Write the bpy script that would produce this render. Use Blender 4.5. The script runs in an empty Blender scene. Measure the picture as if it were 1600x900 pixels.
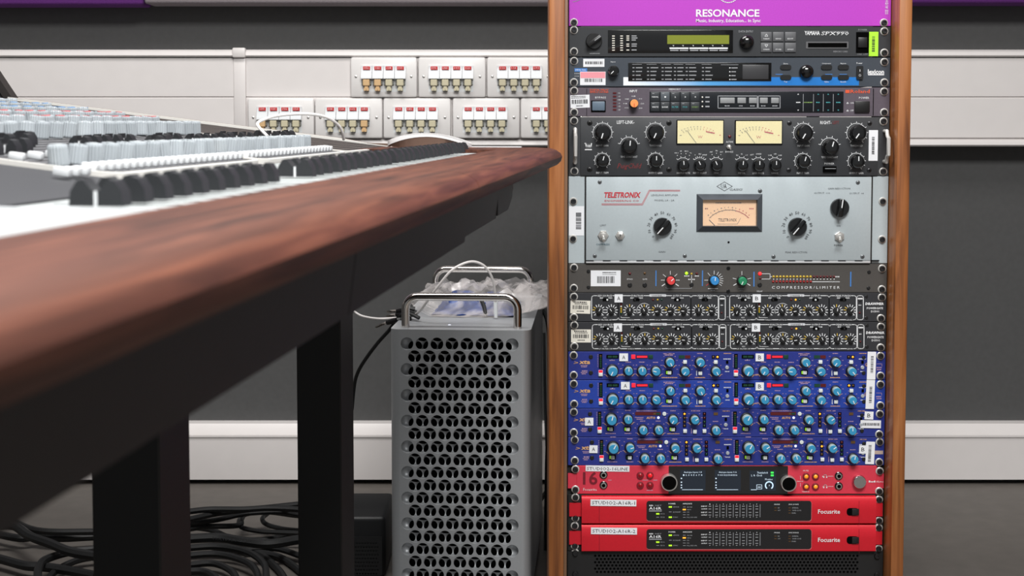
import bpy, bmesh, math, random
from mathutils import Vector, Matrix
random.seed(7)
PI = math.pi
SC = bpy.context.scene
COL = SC.collection

# ------------------------------------------------------------------ camera, world, lights, exposure
F = 2100.0                       # focal length in pixels of the 1600 px frame
PITCH = math.radians(3.16)
PPY = 306.0                      # image row of the optical axis (the lens is shifted)
YR, YW = 2.03, 2.925             # distance of the rack fronts and of the back wall
def ray(px, py):
    x, y = (px - 800) / F, (PPY - py) / F
    return (x, math.cos(PITCH) + math.sin(PITCH) * y, -math.sin(PITCH) + math.cos(PITCH) * y)
_d = ray(800, 748)
ZC = -YW * _d[2] / _d[1]         # eye height: the floor meets the wall in row 748
def P(px, py, Y):
    d = ray(px, py); t = Y / d[1]
    return Vector((t * d[0], Y, ZC + t * d[2]))
def PZ(px, py, z):
    d = ray(px, py); t = (z - ZC) / d[2]
    return Vector((t * d[0], t * d[1], z))
cam_data = bpy.data.cameras.new('camera'); cam = bpy.data.objects.new('camera', cam_data)
COL.objects.link(cam); SC.camera = cam
cam.location = (0, 0, ZC); cam.rotation_euler = (PI / 2 - PITCH, 0, 0)
cam_data.sensor_width = 36; cam_data.lens = 36 * F / 1600
cam_data.shift_y = -(450 - PPY) / 1600
cam_data.clip_start = 0.02
cam_data.dof.use_dof = True; cam_data.dof.focus_distance = 2.02; cam_data.dof.aperture_fstop = 15.0

world = bpy.data.worlds.new('World'); SC.world = world; world.use_nodes = True
world.node_tree.nodes['Background'].inputs[0].default_value = (0.93, 0.97, 1.0, 1)
world.node_tree.nodes['Background'].inputs[1].default_value = 0.4
def area(name, loc, target, sx, sy, power, color=(1, 1, 1)):
    l = bpy.data.lights.new(name, 'AREA'); l.shape = 'RECTANGLE'; l.size = sx; l.size_y = sy
    l.energy = power; l.color = color
    o = bpy.data.objects.new(name, l); COL.objects.link(o); o.location = loc
    o.rotation_euler = (Vector(target) - Vector(loc)).to_track_quat('-Z', 'Y').to_euler()
    return o
area('ceiling_lamp', (-0.55, 1.75, 2.56), (-0.55, 1.75, 0), 1.5, 0.6, 44, (1, 0.985, 0.965))
area('ceiling_lamp', (0.42, -0.05, 2.56), (0.42, -0.05, 0), 1.4, 1.0, 142, (1, 0.99, 0.975))
SC.view_settings.view_transform = 'Standard'; SC.view_settings.look = 'None'
SC.view_settings.gamma = 1; SC.view_settings.use_curve_mapping = False
SC.view_settings.exposure = 0.0

# ------------------------------------------------------------------ helpers
def lin(c):
    c = c / 255.0
    return c / 12.92 if c <= 0.04045 else ((c + 0.055) / 1.055) ** 2.4
MATS = {}
def mat(key, rgb, rough=0.5, metal=0.0, emit=0.0, noise=0.0, nscale=60, bump=0.0, spec=0.5, coat=0.0, alpha=1.0, trans=0.0):
    if key in MATS: return MATS[key]
    m = bpy.data.materials.new(key); m.use_nodes = True; nt = m.node_tree
    b = nt.nodes['Principled BSDF']; c = tuple(lin(v) for v in rgb) + (1,)
    b.inputs['Base Color'].default_value = c; b.inputs['Roughness'].default_value = rough
    b.inputs['Metallic'].default_value = metal; b.inputs['Specular IOR Level'].default_value = spec
    b.inputs['Coat Weight'].default_value = coat; b.inputs['Alpha'].default_value = alpha
    b.inputs['Transmission Weight'].default_value = trans
    if emit:
        b.inputs['Emission Color'].default_value = c; b.inputs['Emission Strength'].default_value = emit
    if noise or bump:
        tc = nt.nodes.new('ShaderNodeTexCoord'); n = nt.nodes.new('ShaderNodeTexNoise')
        n.inputs['Scale'].default_value = nscale; n.inputs['Detail'].default_value = 4
        nt.links.new(tc.outputs['Object'], n.inputs['Vector'])
        if noise:
            r = nt.nodes.new('ShaderNodeValToRGB')
            r.color_ramp.elements[0].position = 0.3; r.color_ramp.elements[1].position = 0.7
            r.color_ramp.elements[0].color = tuple(v * (1 - noise) for v in c[:3]) + (1,)
            r.color_ramp.elements[1].color = tuple(min(1, v * (1 + noise)) for v in c[:3]) + (1,)
            nt.links.new(n.outputs['Fac'], r.inputs['Fac']); nt.links.new(r.outputs['Color'], b.inputs['Base Color'])
        if bump:
            bp = nt.nodes.new('ShaderNodeBump'); bp.inputs['Strength'].default_value = bump; bp.inputs['Distance'].default_value = 0.002
            nt.links.new(n.outputs['Fac'], bp.inputs['Height']); nt.links.new(bp.outputs['Normal'], b.inputs['Normal'])
    MATS[key] = m; return m
def wood(key, dark, mid, light, axis, scale=9, stretch=0.06, rough=0.42, coat=0.15):
    m = bpy.data.materials.new(key); m.use_nodes = True; nt = m.node_tree; b = nt.nodes['Principled BSDF']
    tc = nt.nodes.new('ShaderNodeTexCoord'); mp = nt.nodes.new('ShaderNodeMapping')
    s = [scale] * 3; s[axis] = scale * stretch; mp.inputs['Scale'].default_value = s
    n = nt.nodes.new('ShaderNodeTexNoise'); n.inputs['Scale'].default_value = 6; n.inputs['Detail'].default_value = 7; n.inputs['Distortion'].default_value = 0.7
    r = nt.nodes.new('ShaderNodeValToRGB'); e = r.color_ramp.elements
    e[0].position = 0.28; e[0].color = tuple(lin(v) for v in dark) + (1,)
    e[1].position = 0.74; e[1].color = tuple(lin(v) for v in light) + (1,)
    k = e.new(0.5); k.color = tuple(lin(v) for v in mid) + (1,)
    nt.links.new(tc.outputs['Object'], mp.inputs['Vector']); nt.links.new(mp.outputs['Vector'], n.inputs['Vector'])
    nt.links.new(n.outputs['Fac'], r.inputs['Fac']); nt.links.new(r.outputs['Color'], b.inputs['Base Color'])
    bp = nt.nodes.new('ShaderNodeBump'); bp.inputs['Strength'].default_value = 0.15; bp.inputs['Distance'].default_value = 0.001
    nt.links.new(n.outputs['Fac'], bp.inputs['Height']); nt.links.new(bp.outputs['Normal'], b.inputs['Normal'])
    b.inputs['Roughness'].default_value = rough; b.inputs['Coat Weight'].default_value = coat; b.inputs['Coat Roughness'].default_value = 0.3
    MATS[key] = m; return m

def tag(o, label=None, cat=None, group=None, kind=None):
    if label: o['label'] = label
    if cat: o['category'] = cat
    if group: o['group'] = group
    if kind: o['kind'] = kind
    return o
def thing(name, label, cat, loc, group=None, rotz=0.0):
    o = bpy.data.objects.new(name, None); COL.objects.link(o); o.empty_display_size = 0.05
    o.location = loc; o.rotation_euler = (0, 0, rotz); o['world'] = list(loc)
    return tag(o, label, cat, group)
def link(name, me, parent=None, loc=(0, 0, 0), rot=(0, 0, 0)):
    """loc is in world axes for parents made at a world point without rotation (offset kept in obj['world'])."""
    o = bpy.data.objects.new(name, me); COL.objects.link(o)
    o['world'] = list(loc)
    if parent is not None:
        o.parent = parent; w = parent['world']
        o.location = (loc[0] - w[0], loc[1] - w[1], loc[2] - w[2])
    else:
        o.location = loc
    o.rotation_euler = rot
    return o

class MB:
    def __init__(s): s.v = []; s.f = []; s.m = []
    def add(s, vs, fs, mi=0):
        o = len(s.v); s.v += [tuple(v) for v in vs]
        s.f += [tuple(i + o for i in f) for f in fs]; s.m += [mi] * len(fs)
    def box(s, x0, x1, y0, y1, z0, z1, mi=0, bevel=0.0, seg=2):
        if x0 > x1: x0, x1 = x1, x0
        if y0 > y1: y0, y1 = y1, y0
        if z0 > z1: z0, z1 = z1, z0
        if bevel:
            bm = bmesh.new(); bmesh.ops.create_cube(bm, size=1)
            for v in bm.verts:
                v.co = ((x0 + x1) / 2 + v.co.x * (x1 - x0), (y0 + y1) / 2 + v.co.y * (y1 - y0), (z0 + z1) / 2 + v.co.z * (z1 - z0))
            bmesh.ops.bevel(bm, geom=bm.edges[:], offset=min(bevel, 0.45 * min(x1 - x0, y1 - y0, z1 - z0)), segments=seg, profile=0.5, affect='EDGES')
            bm.verts.index_update()
            s.add([v.co for v in bm.verts], [[v.index for v in f.verts] for f in bm.faces], mi); bm.free()
        else:
            s.add([(x0, y0, z0), (x1, y0, z0), (x1, y1, z0), (x0, y1, z0), (x0, y0, z1), (x1, y0, z1), (x1, y1, z1), (x0, y1, z1)],
                  [(0, 3, 2, 1), (4, 5, 6, 7), (0, 1, 5, 4), (1, 2, 6, 5), (2, 3, 7, 6), (3, 0, 4, 7)], mi)
    def lathe(s, prof, n=24, mi=0, axis='-Y', c=(0, 0, 0), rib=0.0):
        """prof: (radius, height) pairs; axis -Y comes out of a front panel, Z stands up."""
        vs = []
        for r, h in prof:
            for i in range(n):
                t = 2 * PI * i / n; rr = r * (1 - (rib if i % 2 else 0))
                x, y = rr * math.cos(t), rr * math.sin(t)
                vs.append((c[0] + x, c[1] - h, c[2] + y) if axis == '-Y' else (c[0] + x, c[1] + y, c[2] + h))
        fs = []
        for k in range(len(prof) - 1):
            for i in range(n):
                j = (i + 1) % n; q = (k * n + i, k * n + j, (k + 1) * n + j, (k + 1) * n + i)
                fs.append(q)
        fs.append(tuple(range((len(prof) - 1) * n, len(prof) * n)))
        s.add(vs, fs, mi)
    def prism(s, outline, axis, a0, a1, mi=0):
        """outline of 2-D points extruded along axis 0/1/2; the 2-D coords fill the other two axes in order."""
        n = len(outline); vs = []
        for a in (a0, a1):
            for p, q in outline:
                vs.append({0: (a, p, q), 1: (p, a, q), 2: (p, q, a)}[axis])
        fs = [tuple(range(n)), tuple(range(2 * n - 1, n - 1, -1))]
        for i in range(n):
            j = (i + 1) % n; fs.append((i, i + n, j + n, j))
        s.add(vs, fs, mi)
    def tube(s, pts, r, n=8, mi=0, smooth=4, caps=True, closed=False):
        pts = [Vector(p) for p in pts]
        if smooth: pts = catmull(pts, smooth, closed)
        rings = []; m = len(pts); up = Vector((0.13, 0.21, 1)).normalized()
        for i, p in enumerate(pts):
            a = pts[i - 1] if (i or closed) else p; b = pts[(i + 1) % m] if (i < m - 1 or closed) else p
            d = (b - a).normalized()
            x = d.cross(up) if i == 0 else x - d * x.dot(d)     # carry the frame along without twist
            if x.length < 1e-3: x = d.cross(Vector((1, 0, 0)))
            x.normalize(); y = d.cross(x)
            rr = r(i / max(1, m - 1)) if callable(r) else r
            rings.append([p + x * rr * math.cos(2 * PI * k / n) + y * rr * math.sin(2 * PI * k / n) for k in range(n)])
        vs = [v for rg in rings for v in rg]; fs = []
        for i in range(m if closed else m - 1):
            i2 = (i + 1) % m
            for k in range(n):
                j = (k + 1) % n; fs.append((i * n + k, i2 * n + k, i2 * n + j, i * n + j))
        if caps and not closed: fs += [tuple(range(n)), tuple(range((m - 1) * n + n - 1, (m - 1) * n - 1, -1))]
        s.add(vs, fs, mi)
    def mesh(s, name, mats, smooth=True, fix=True):
        me = bpy.data.meshes.new(name); me.from_pydata(s.v, [], s.f); me.validate()
        if len(me.polygons) == len(s.m): me.polygons.foreach_set('material_index', s.m)
        for m in (mats if isinstance(mats, (list, tuple)) else [mats]): me.materials.append(m)
        if fix:
            bm = bmesh.new(); bm.from_mesh(me); bmesh.ops.recalc_face_normals(bm, faces=bm.faces); bm.to_mesh(me); bm.free()
        if smooth:
            me.polygons.foreach_set('use_smooth', [True] * len(me.polygons))
            me.set_sharp_from_angle(angle=math.radians(35))
        me.update(); return me
    def build(s, name, mats, parent=None, loc=(0, 0, 0), rot=(0, 0, 0), smooth=True, fix=True):
        return link(name, s.mesh(name, mats, smooth, fix), parent, loc, rot)
def catmull(pts, n, closed=False):
    out = []; m = len(pts)
    for i in range(m if closed else m - 1):
        p0 = pts[i - 1] if (i or closed) else pts[0]; p1 = pts[i]; p2 = pts[(i + 1) % m]
        p3 = pts[(i + 2) % m] if (i + 2 < m or closed) else pts[-1]
        for k in range(n):
            t = k / n
            out.append(0.5 * (2 * p1 + (p2 - p0) * t + (2 * p0 - 5 * p1 + 4 * p2 - p3) * t * t + (3 * p1 - p0 - 3 * p2 + p3) * t ** 3))
    if not closed: out.append(pts[-1])
    return out
def round_rect(x0, x1, y0, y1, r, n=4):
    out = []
    for cx, cy, a in ((x1 - r, y1 - r, 0), (x0 + r, y1 - r, 90), (x0 + r, y0 + r, 180), (x1 - r, y0 + r, 270)):
        for k in range(n + 1):
            t = math.radians(a + 90 * k / n); out.append((cx + r * math.cos(t), cy + r * math.sin(t)))
    return out
_TX = {}
def text_geo(s, bold=0.0, res=1):
    k = (s, bold, res)
    if k not in _TX:
        c = bpy.data.curves.new('lettering', 'FONT'); c.body = s; c.size = 1; c.resolution_u = res; c.offset = bold; c.fill_mode = 'FRONT'
        o = bpy.data.objects.new('lettering', c); COL.objects.link(o)
        dg = bpy.context.evaluated_depsgraph_get(); me = o.evaluated_get(dg).to_mesh()
        vs = [(v.co.x, v.co.y) for v in me.vertices]; fs = [tuple(p.vertices) for p in me.polygons]
        o.evaluated_get(dg).to_mesh_clear(); bpy.data.objects.remove(o); bpy.data.curves.remove(c)
        xs = [v[0] for v in vs] or [0]; ys = [v[1] for v in vs] or [0]
        x0, x1, y0, y1 = min(xs), max(xs), min(ys), max(ys)
        vs = [((x - (x0 + x1) / 2) / max(1e-6, x1 - x0), (y - (y0 + y1) / 2) / max(1e-6, y1 - y0)) for x, y in vs]
        _TX[k] = (vs, fs, (x1 - x0) / max(1e-6, y1 - y0))
    return _TX[k]
def plate_with_holes(outline, holes, depth):
    """A 2-D filled curve (outline and hole loops in x,z) turned into mesh data standing in the XZ plane, front at y=0."""
    c = bpy.data.curves.new('plate', 'CURVE'); c.dimensions = '2D'; c.fill_mode = 'BOTH'; c.extrude = depth / 2
    for lp in [outline] + holes:
        sp = c.splines.new('POLY'); sp.points.add(len(lp) - 1); sp.use_cyclic_u = True
        for p, q in zip(sp.points, lp): p.co = (q[0], q[1], 0, 1)
    o = bpy.data.objects.new('plate', c); COL.objects.link(o)
    dg = bpy.context.evaluated_depsgraph_get(); me = o.evaluated_get(dg).to_mesh()
    vs = [(v.co.x, depth / 2 - v.co.z, v.co.y) for v in me.vertices]; fs = [tuple(p.vertices) for p in me.polygons]
    o.evaluated_get(dg).to_mesh_clear(); bpy.data.objects.remove(o); bpy.data.curves.remove(c)
    return vs, fs

# ------------------------------------------------------------------ materials
M = dict(
    wall=mat('grey_paint', (74, 74, 74), 0.8, noise=0.05, nscale=90, bump=0.1),
    white_paint=mat('white_ceiling_paint', (225, 222, 218), 0.9, noise=0.02),
    floor=mat('grey_vinyl', (98, 93, 88), 0.55, noise=0.08, nscale=30),
    pvc=mat('white_pvc', (218, 213, 211), 0.38, noise=0.015, nscale=25),
    pvc_plate=mat('white_plate', (222, 219, 217), 0.35, noise=0.01),
    gap=mat('dark_gap', (30, 29, 28), 0.9),
    purple_cloth=mat('purple_cloth', (84, 30, 104), 0.95, noise=0.15, nscale=400, bump=0.4),
    grey_cloth=mat('grey_cloth', (128, 120, 124), 0.95, noise=0.1, nscale=400, bump=0.4),
    purple=mat('purple_panel', (178, 58, 186), 0.42, noise=0.05, nscale=500),
    black=mat('black_plastic', (22, 22, 23), 0.38),
    gloss=mat('gloss_black', (12, 12, 13), 0.16, coat=0.3),
    matte=mat('matte_black', (16, 16, 16), 0.75),
    void=mat('void_black', (5, 5, 5), 0.95, spec=0.05),
    chrome=mat('chrome', (215, 210, 205), 0.12, 1.0),
    washer=mat('washer_metal', (196, 194, 190), 0.35, 0.3),
    steel=mat('steel', (206, 204, 200), 0.32, 0.75),
    dksteel=mat('dark_steel', (70, 70, 72), 0.35, 0.9),
    white=mat('white_print', (226, 228, 230), 0.6),
    dimwhite=mat('dim_print', (150, 152, 156), 0.6),
    sticker=mat('sticker_white', (228, 230, 234), 0.5),
    ink=mat('black_ink', (24, 24, 28), 0.7),
    inkgrey=mat('grey_ink', (84, 88, 92), 0.7),
    red_ink=mat('red_ink', (186, 44, 56), 0.6),
    dkred=mat('dark_red_print', (120, 38, 40), 0.6),
    orange_ink=mat('orange_ink', (214, 82, 44), 0.6),
    blue_ink=mat('blue_ink', (62, 124, 196), 0.6),
    teal_ink=mat('teal_ink', (70, 160, 165), 0.6),
    green_ink=mat('green_ink', (120, 150, 80), 0.6),
    yellow_ink=mat('yellow_ink', (214, 180, 70), 0.6),
    pink_ink=mat('pink_ink', (186, 150, 170), 0.6),
    gold_ink=mat('gold_ink', (214, 164, 110), 0.6),
    cream=mat('ivory', (216, 219, 221), 0.4),
    led_red=mat('led_red_on', (255, 40, 45), 0.3, emit=0.9), led_dkred=mat('led_red_off', (86, 22, 26), 0.3),
    led_green=mat('led_green_on', (170, 240, 40), 0.3, emit=0.9), led_dkgreen=mat('led_green_off', (20, 62, 46), 0.3),
    led_amber=mat('led_amber_on', (255, 170, 50), 0.3, emit=0.9), led_dkamber=mat('led_amber_off', (92, 66, 36), 0.3),
    led_yellow=mat('led_yellow', (190, 160, 50), 0.3), led_white=mat('led_white_on', (225, 230, 255), 0.3, emit=1.0),
    led_pale=mat('led_pale', (210, 205, 195), 0.4, emit=0.25),
)

# ------------------------------------------------------------------ room
def struct(o): o['kind'] = 'structure'; return o
RX0, RX1, RY0, CEIL = -2.3, 2.3, -1.6, 2.6
b = MB(); b.box(RX0, RX1, RY0, YW + 0.1, -0.05, 0); struct(b.build('floor', M['floor']))
b = MB(); b.box(RX0, RX1, YW, YW + 0.1, 0, CEIL); struct(b.build('wall_back', M['wall']))
b = MB(); b.box(RX0, RX1, RY0, YW + 0.1, CEIL, CEIL + 0.05); struct(b.build('ceiling', M['white_paint']))
b = MB(); b.box(RX0 - 0.1, RX0, RY0, YW + 0.1, 0, CEIL); struct(b.build('wall_left', M['wall']))
b = MB(); b.box(RX1, RX1 + 0.1, RY0, YW + 0.1, 0, CEIL); struct(b.build('wall_right', M['wall']))
def WZ(py): return P(800, py, YW).z
def WX(px, py=300): return P(px, py, YW).x
SW = YW / F
# skirting trunking along the floor
base = MB(); zt, zl, zb = WZ(657), WZ(671), WZ(740)
base.prism([(YW, zb), (YW - 0.05, zb), (YW - 0.05, zl), (YW - 0.046, zl + 0.002), (YW - 0.03, zt), (YW, zt)], 0, RX0, RX1)
sk = struct(base.build('baseboard_back', M['pvc'], None))
b = MB(); b.box(RX0, RX1, YW - 0.053, YW - 0.049, zl - 0.005, zl - 0.001); b.build('cover_edge', M['pvc'], sk)
b = MB(); b.box(RX0, RX1, YW - 0.03, YW, 0.0, zb); b.build('gap_shade_strip', M['gap'], sk)  # solid dark strip, its colour stands in for shade under the skirting
# dado trunking
tr = MB(); z0, z1, z2, z3 = WZ(228), WZ(216), WZ(91), WZ(79.5)
tr.box(RX0, RX1, YW - 0.05, YW, z1, z2, bevel=0.0)
trim = struct(tr.build('trim_1', M['pvc']))
for nm, za, zb_ in (('upper_rail', z2, z3), ('lower_rail', z0, z1)):
    b = MB(); h = zb_ - za
    b.prism([(YW, za), (YW - 0.056, za), (YW - 0.06, za + h * 0.2), (YW - 0.058, za + h * 0.65), (YW - 0.048, zb_), (YW, zb_)], 0, RX0, RX1)
    b.build(nm, M['pvc'], trim)
b = MB(); b.box(RX0, RX1, YW - 0.0505, YW - 0.049, z2 - 0.003, z2); b.build('rail_groove', M['dksteel'], trim)
for xa, xb in ((RX0, WX(376)), (WX(393), RX1)):
    for ya, yb_ in ((92.5, 152), (153.2, 215)):
        b = MB(); b.box(xa + 0.0006, xb - 0.0006, YW - 0.053, YW - 0.049, WZ(yb_), WZ(ya), bevel=0.0012, seg=1); b.build('cover_plank', M['pvc'], trim)
b = MB(); b.box(WX(375.5), WX(393.5), YW - 0.0565, YW - 0.049, WZ(216), WZ(92), bevel=0.001); b.box(WX(374.5), WX(394.5), YW - 0.064, YW - 0.05, WZ(92), WZ(77), bevel=0.003)
b.build('joint_cover', M['pvc'], trim)

# acoustic panels above the trunking
for px0, px1, m, lb, py in ((-420, 242, 'purple_cloth', 'dark purple fabric acoustic panel at the top of the wall above the mixing console', 12.5),
                            (244, 880, 'grey_cloth', 'grey fabric acoustic panel at the top of the wall left of the rack', 10.5),
                            (1080, 1760, 'purple_cloth', 'dark purple fabric acoustic panel at the top of the wall right of the rack', 10)):
    b = MB(); b.box(WX(px0), WX(px1), YW - 0.075, YW - 0.001, WZ(py), WZ(py) + 0.6, bevel=0.006, seg=3)
    tag(b.build('acoustic_panel', M[m]), lb, 'acoustic panel', 'fabric acoustic panels on the back wall')

# socket plates
RJ = [M['cream'], M['pvc_plate']]
mtag = mat('socket_tag_red', (200, 46, 46), 0.5)
mport = mat('port_beige', (196, 188, 160), 0.5); mport2 = mat('port_tan', (208, 172, 126), 0.5); mdk = mat('port_side', (120, 120, 114), 0.6)
def socket_plate(px0, px1, py0, py1, mx, tans, label):
    x0, x1, zt, zb = WX(px0, py0), WX(px1, py0), WZ(py0), WZ(py1)
    t = thing('socket_plate', label, 'socket plate', ((x0 + x1) / 2, YW - 0.053, zb), 'four-way socket plates along the wall trunking')
    yf = YW - 0.066
    b = MB(); b.box(x0, x1, yf, YW - 0.0532, zb, zt, bevel=0.005, seg=2); b.build('plate', M['pvc_plate'], t, smooth=True)
    for sx in (px0 + 8.5, px1 - 9):
        b = MB(); b.lathe([(0.0028, 0), (0.0028, 0.0006), (0.0016, 0.0014), (0, 0.0014)], 12); b.build('plate_screw', M['steel'], t, (WX(sx, py0), yf, WZ((py0 + py1) / 2 - 1)))
    for i in range(4):
        cx = mx + i * 17.2; X = WX(cx, py0); w = 8.2 * SW; ty = py0 + 13
        zz = lambda q: WZ(ty + q)
        b = MB()
        b.prism([(yf, zz(0)), (yf - 0.004, zz(0)), (yf - 0.004, zz(7.4)), (yf - 0.011, zz(16)), (yf - 0.012, zz(20)), (yf - 0.001, zz(22)), (yf, zz(40))], 0, X - w, X + w)
        mo = b.build('socket_module', M['cream'], t, (0, 0, 0))
        b = MB(); b.box(X - w * 0.62, X + w * 0.66, yf - 0.0062, yf - 0.002, zz(6.2), zz(1.4)); b.build('label_tag', mtag, mo)
        tx = MB(); vs, fs, asp = text_geo('1%d%d' % (random.randint(0, 9), random.randint(0, 9)))
        tx.add([(X + v[0] * w * 0.8, yf - 0.0065, zz(3.8) + v[1] * 2.4 * SW) for v in vs], fs); tx.build('tag_number', M['white'], mo, fix=False)
        b = MB(); b.box(X - w * 0.62, X + w * 0.62, yf - 0.013, yf - 0.0005, zz(31), zz(21.5), bevel=0.001, seg=1)
        b.box(X - w * 0.3, X + w * 0.3, yf - 0.011, yf, zz(37), zz(31)); b.box(X - w * 0.45, X - w * 0.05, yf - 0.012, yf, zz(38.5), zz(34)); b.box(X + w * 0.05, X + w * 0.45, yf - 0.012, yf, zz(38.5), zz(34))
        b.build('port', mport2 if i in tans else mport, mo)
        b = MB(); b.box(X - w * 0.9, X + w * 0.9, yf - 0.006, yf - 0.0004, zz(29), zz(23)); b.build('port_frame', mdk, mo)
ord_up = ('leftmost', 'middle', 'rightmost')
for k, (a, c, mx, tn) in enumerate(((553, 655, 578, (0, 1)), (656.5, 760, 681, ()), (761.5, 864, 785.5, ()))):
    socket_plate(a, c, 91.5, 153, mx, tn, '%s four-way white socket plate in the upper row of the wall trunking' % ord_up[k])
for k, (a, c, mx, tn) in enumerate(((396, 497.5, 419, (0,)), (498.5, 602, 523, (3,)), (603, 706.5, 627, ()), (709, 812, 733, ()), (813, 915, 837, ()))):
    lb = ('first', 'second', 'third', 'fourth', 'fifth')[k]
    socket_plate(a, c, 154, 215.5, mx, tn, '%s four-way white socket plate from the left in the lower row of the trunking' % lb)

# ------------------------------------------------------------------ rack helpers
S = YR / F * 1.004
XL, XR = P(888.5, 300, YR).x, P(1388, 300, YR).x
class Crop:
    def __init__(s, ox, oy, k): s.ox, s.oy, s.k = ox, oy, k
    def __call__(s, u, v): return s.ox + u / s.k, s.oy + v / s.k
def LC(oy): return Crop(870, oy, 5.714)
def RC(oy): return Crop(1130, oy, 5.3333)
PX = Crop(0, 0, 1)
L1 = Crop(860, 0, 5.714); R1 = RC(0)
KN = {}
def knob_mesh(kind, r, mats):
    key = (kind, round(r, 5), tuple(m.name for m in mats))
    if key in KN: return KN[key]
    b = MB()
    if kind == 'dome':
        h = r * 1.4; b.lathe([(r, 0), (r * .99, .45 * h), (r * .9, .85 * h), (r * .78, .97 * h), (0.6 * r, h), (0, h)], 24)
        b.box(-.06 * r, .06 * r, -h - .0004, -h + .001, .08 * r, .7 * r, 1)
    elif kind == 'ball':
        b.lathe([(r, 0)] + [(r * math.cos(t), r * (.35 + .75 * math.sin(t))) for t in (0, .3, .6, .9, 1.2, 1.4)] + [(0, r * 1.1)], 24)
    elif kind == 'bar':
        h = r * 1.0; b.lathe([(r, 0), (r, .3 * h), (r * .93, .42 * h), (0, .42 * h)], 24)
        b.box(-.26 * r, .26 * r, -h, -.3 * h, -.96 * r, .98 * r, 0, bevel=.1 * r)
        b.box(-.05 * r, .05 * r, -h - .0004, -h + .001, .05 * r, .95 * r, 1)
    elif kind == 'fluted':
        h = r * 1.05; b.lathe([(r * 1.02, 0), (r * 1.02, .25 * h), (r * .9, .35 * h), (r * .86, .9 * h), (r * .76, h), (0, h)], 28, rib=.05)
        b.box(-.055 * r, .055 * r, -h - .0004, -h + .001, 0, .86 * r, 1)
        b.box(-.06 * r, .06 * r, -.3 * h, -.2 * h, .8 * r, 1.05 * r, 1)
    elif kind == 'skirt':
        h = r * .8; b.lathe([(r, 0), (r, .5 * h), (r * .9, .62 * h), (0, .62 * h)], 24)
    elif kind == 'cap':
        h = r * 1.55; b.lathe([(r * .8, .45 * r), (r * .76, .95 * h), (r * .74, .97 * h)], 20, 2); b.f.pop(); b.m.pop()
        b.lathe([(r * .74, .97 * h), (r * .68, h), (0, h)], 20)
        b.box(-.07 * r, .07 * r, -h - .0004, -h + .001, .02 * r, .66 * r, 1)
    elif kind == 'small':
        h = r * 1.1; b.lathe([(r, 0), (r * .9, .6 * h), (r * .8, h), (0, h)], 14)
        b.box(-.1 * r, .1 * r, -h - .0004, -h + .001, .0, .85 * r, 1)
    elif kind == 'button':
        h = r * .5; b.lathe([(r, 0), (r, .6 * h), (r * .8, h), (0, h)], 16)
    elif kind == 'led':
        b.lathe([(r, 0), (r * .9, .4 * r), (r * .5, .75 * r), (0, .85 * r)], 10)
    elif kind == 'jack':
        b.lathe([(r, 0), (r, .0012), (r * .86, .0018), (r * .86, .0018)], 20, 0)
        b.lathe([(r * .72, .0016), (r * .72, .003), (r * .5, .0032), (r * .5, .0032)], 18, 1)
        b.lathe([(r * .46, .003), (r * .46, .0034), (0, .0034)], 16, 2)
    elif kind == 'silver':
        h = r * .7; b.lathe([(r * 1.02, 0), (r * 1.02, .5 * h), (r * .96, .9 * h), (r * .9, h), (0, h)], 32)
    elif kind == 'ring':
        h = r * .8; b.lathe([(r, 0), (r, .7 * h), (r * .95, h), (r * .88, h), (r * .86, .85 * h), (r * .86, .85 * h)], 32, 0)
        b.lathe([(r * .86, .8 * h), (r * .8, .98 * h), (0, h)], 28, 1)
    elif kind == 'screw':
        b.lathe([(r, 0), (r, .0008), (r * .86, .0014), (r * .62, .0014)], 18, 0)
        b.lathe([(r * .7, .001), (r * .7, .0035), (r * .58, .0048), (r * .36, .0048), (r * .34, .0030)], 16, 1)
        b.lathe([(r * .36, .0026), (0, .0026)], 6, 2)
    elif kind == 'cross':
        b.lathe([(r, 0), (r * .9, .0006), (r * .6, .0011), (0, .0012)], 14, 0)
        b.box(-.55 * r, .55 * r, -.0014, -.001, -.1 * r, .1 * r, 1); b.box(-.1 * r, .1 * r, -.0014, -.001, -.55 * r, .55 * r, 1)
    elif kind == 'toggle':
        b.lathe([(r, 0), (r, .0022), (r * .9, .003), (r * .6, .003)], 6, 0)
        b.lathe([(r * .62, .002), (r * .62, .0055), (r * .4, .006), (0, .006)], 14, 0)
        b.tube([(0, -.005, 0), (0, -.012, -.35 * r), (0, -.018, -.75 * r)], lambda t: .17 * r + .13 * r * t, 8, 0)
    KN[key] = b.mesh(kind, mats); return KN[key]
SCREW = [M['washer'], M['dksteel'], M['void']]

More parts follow.
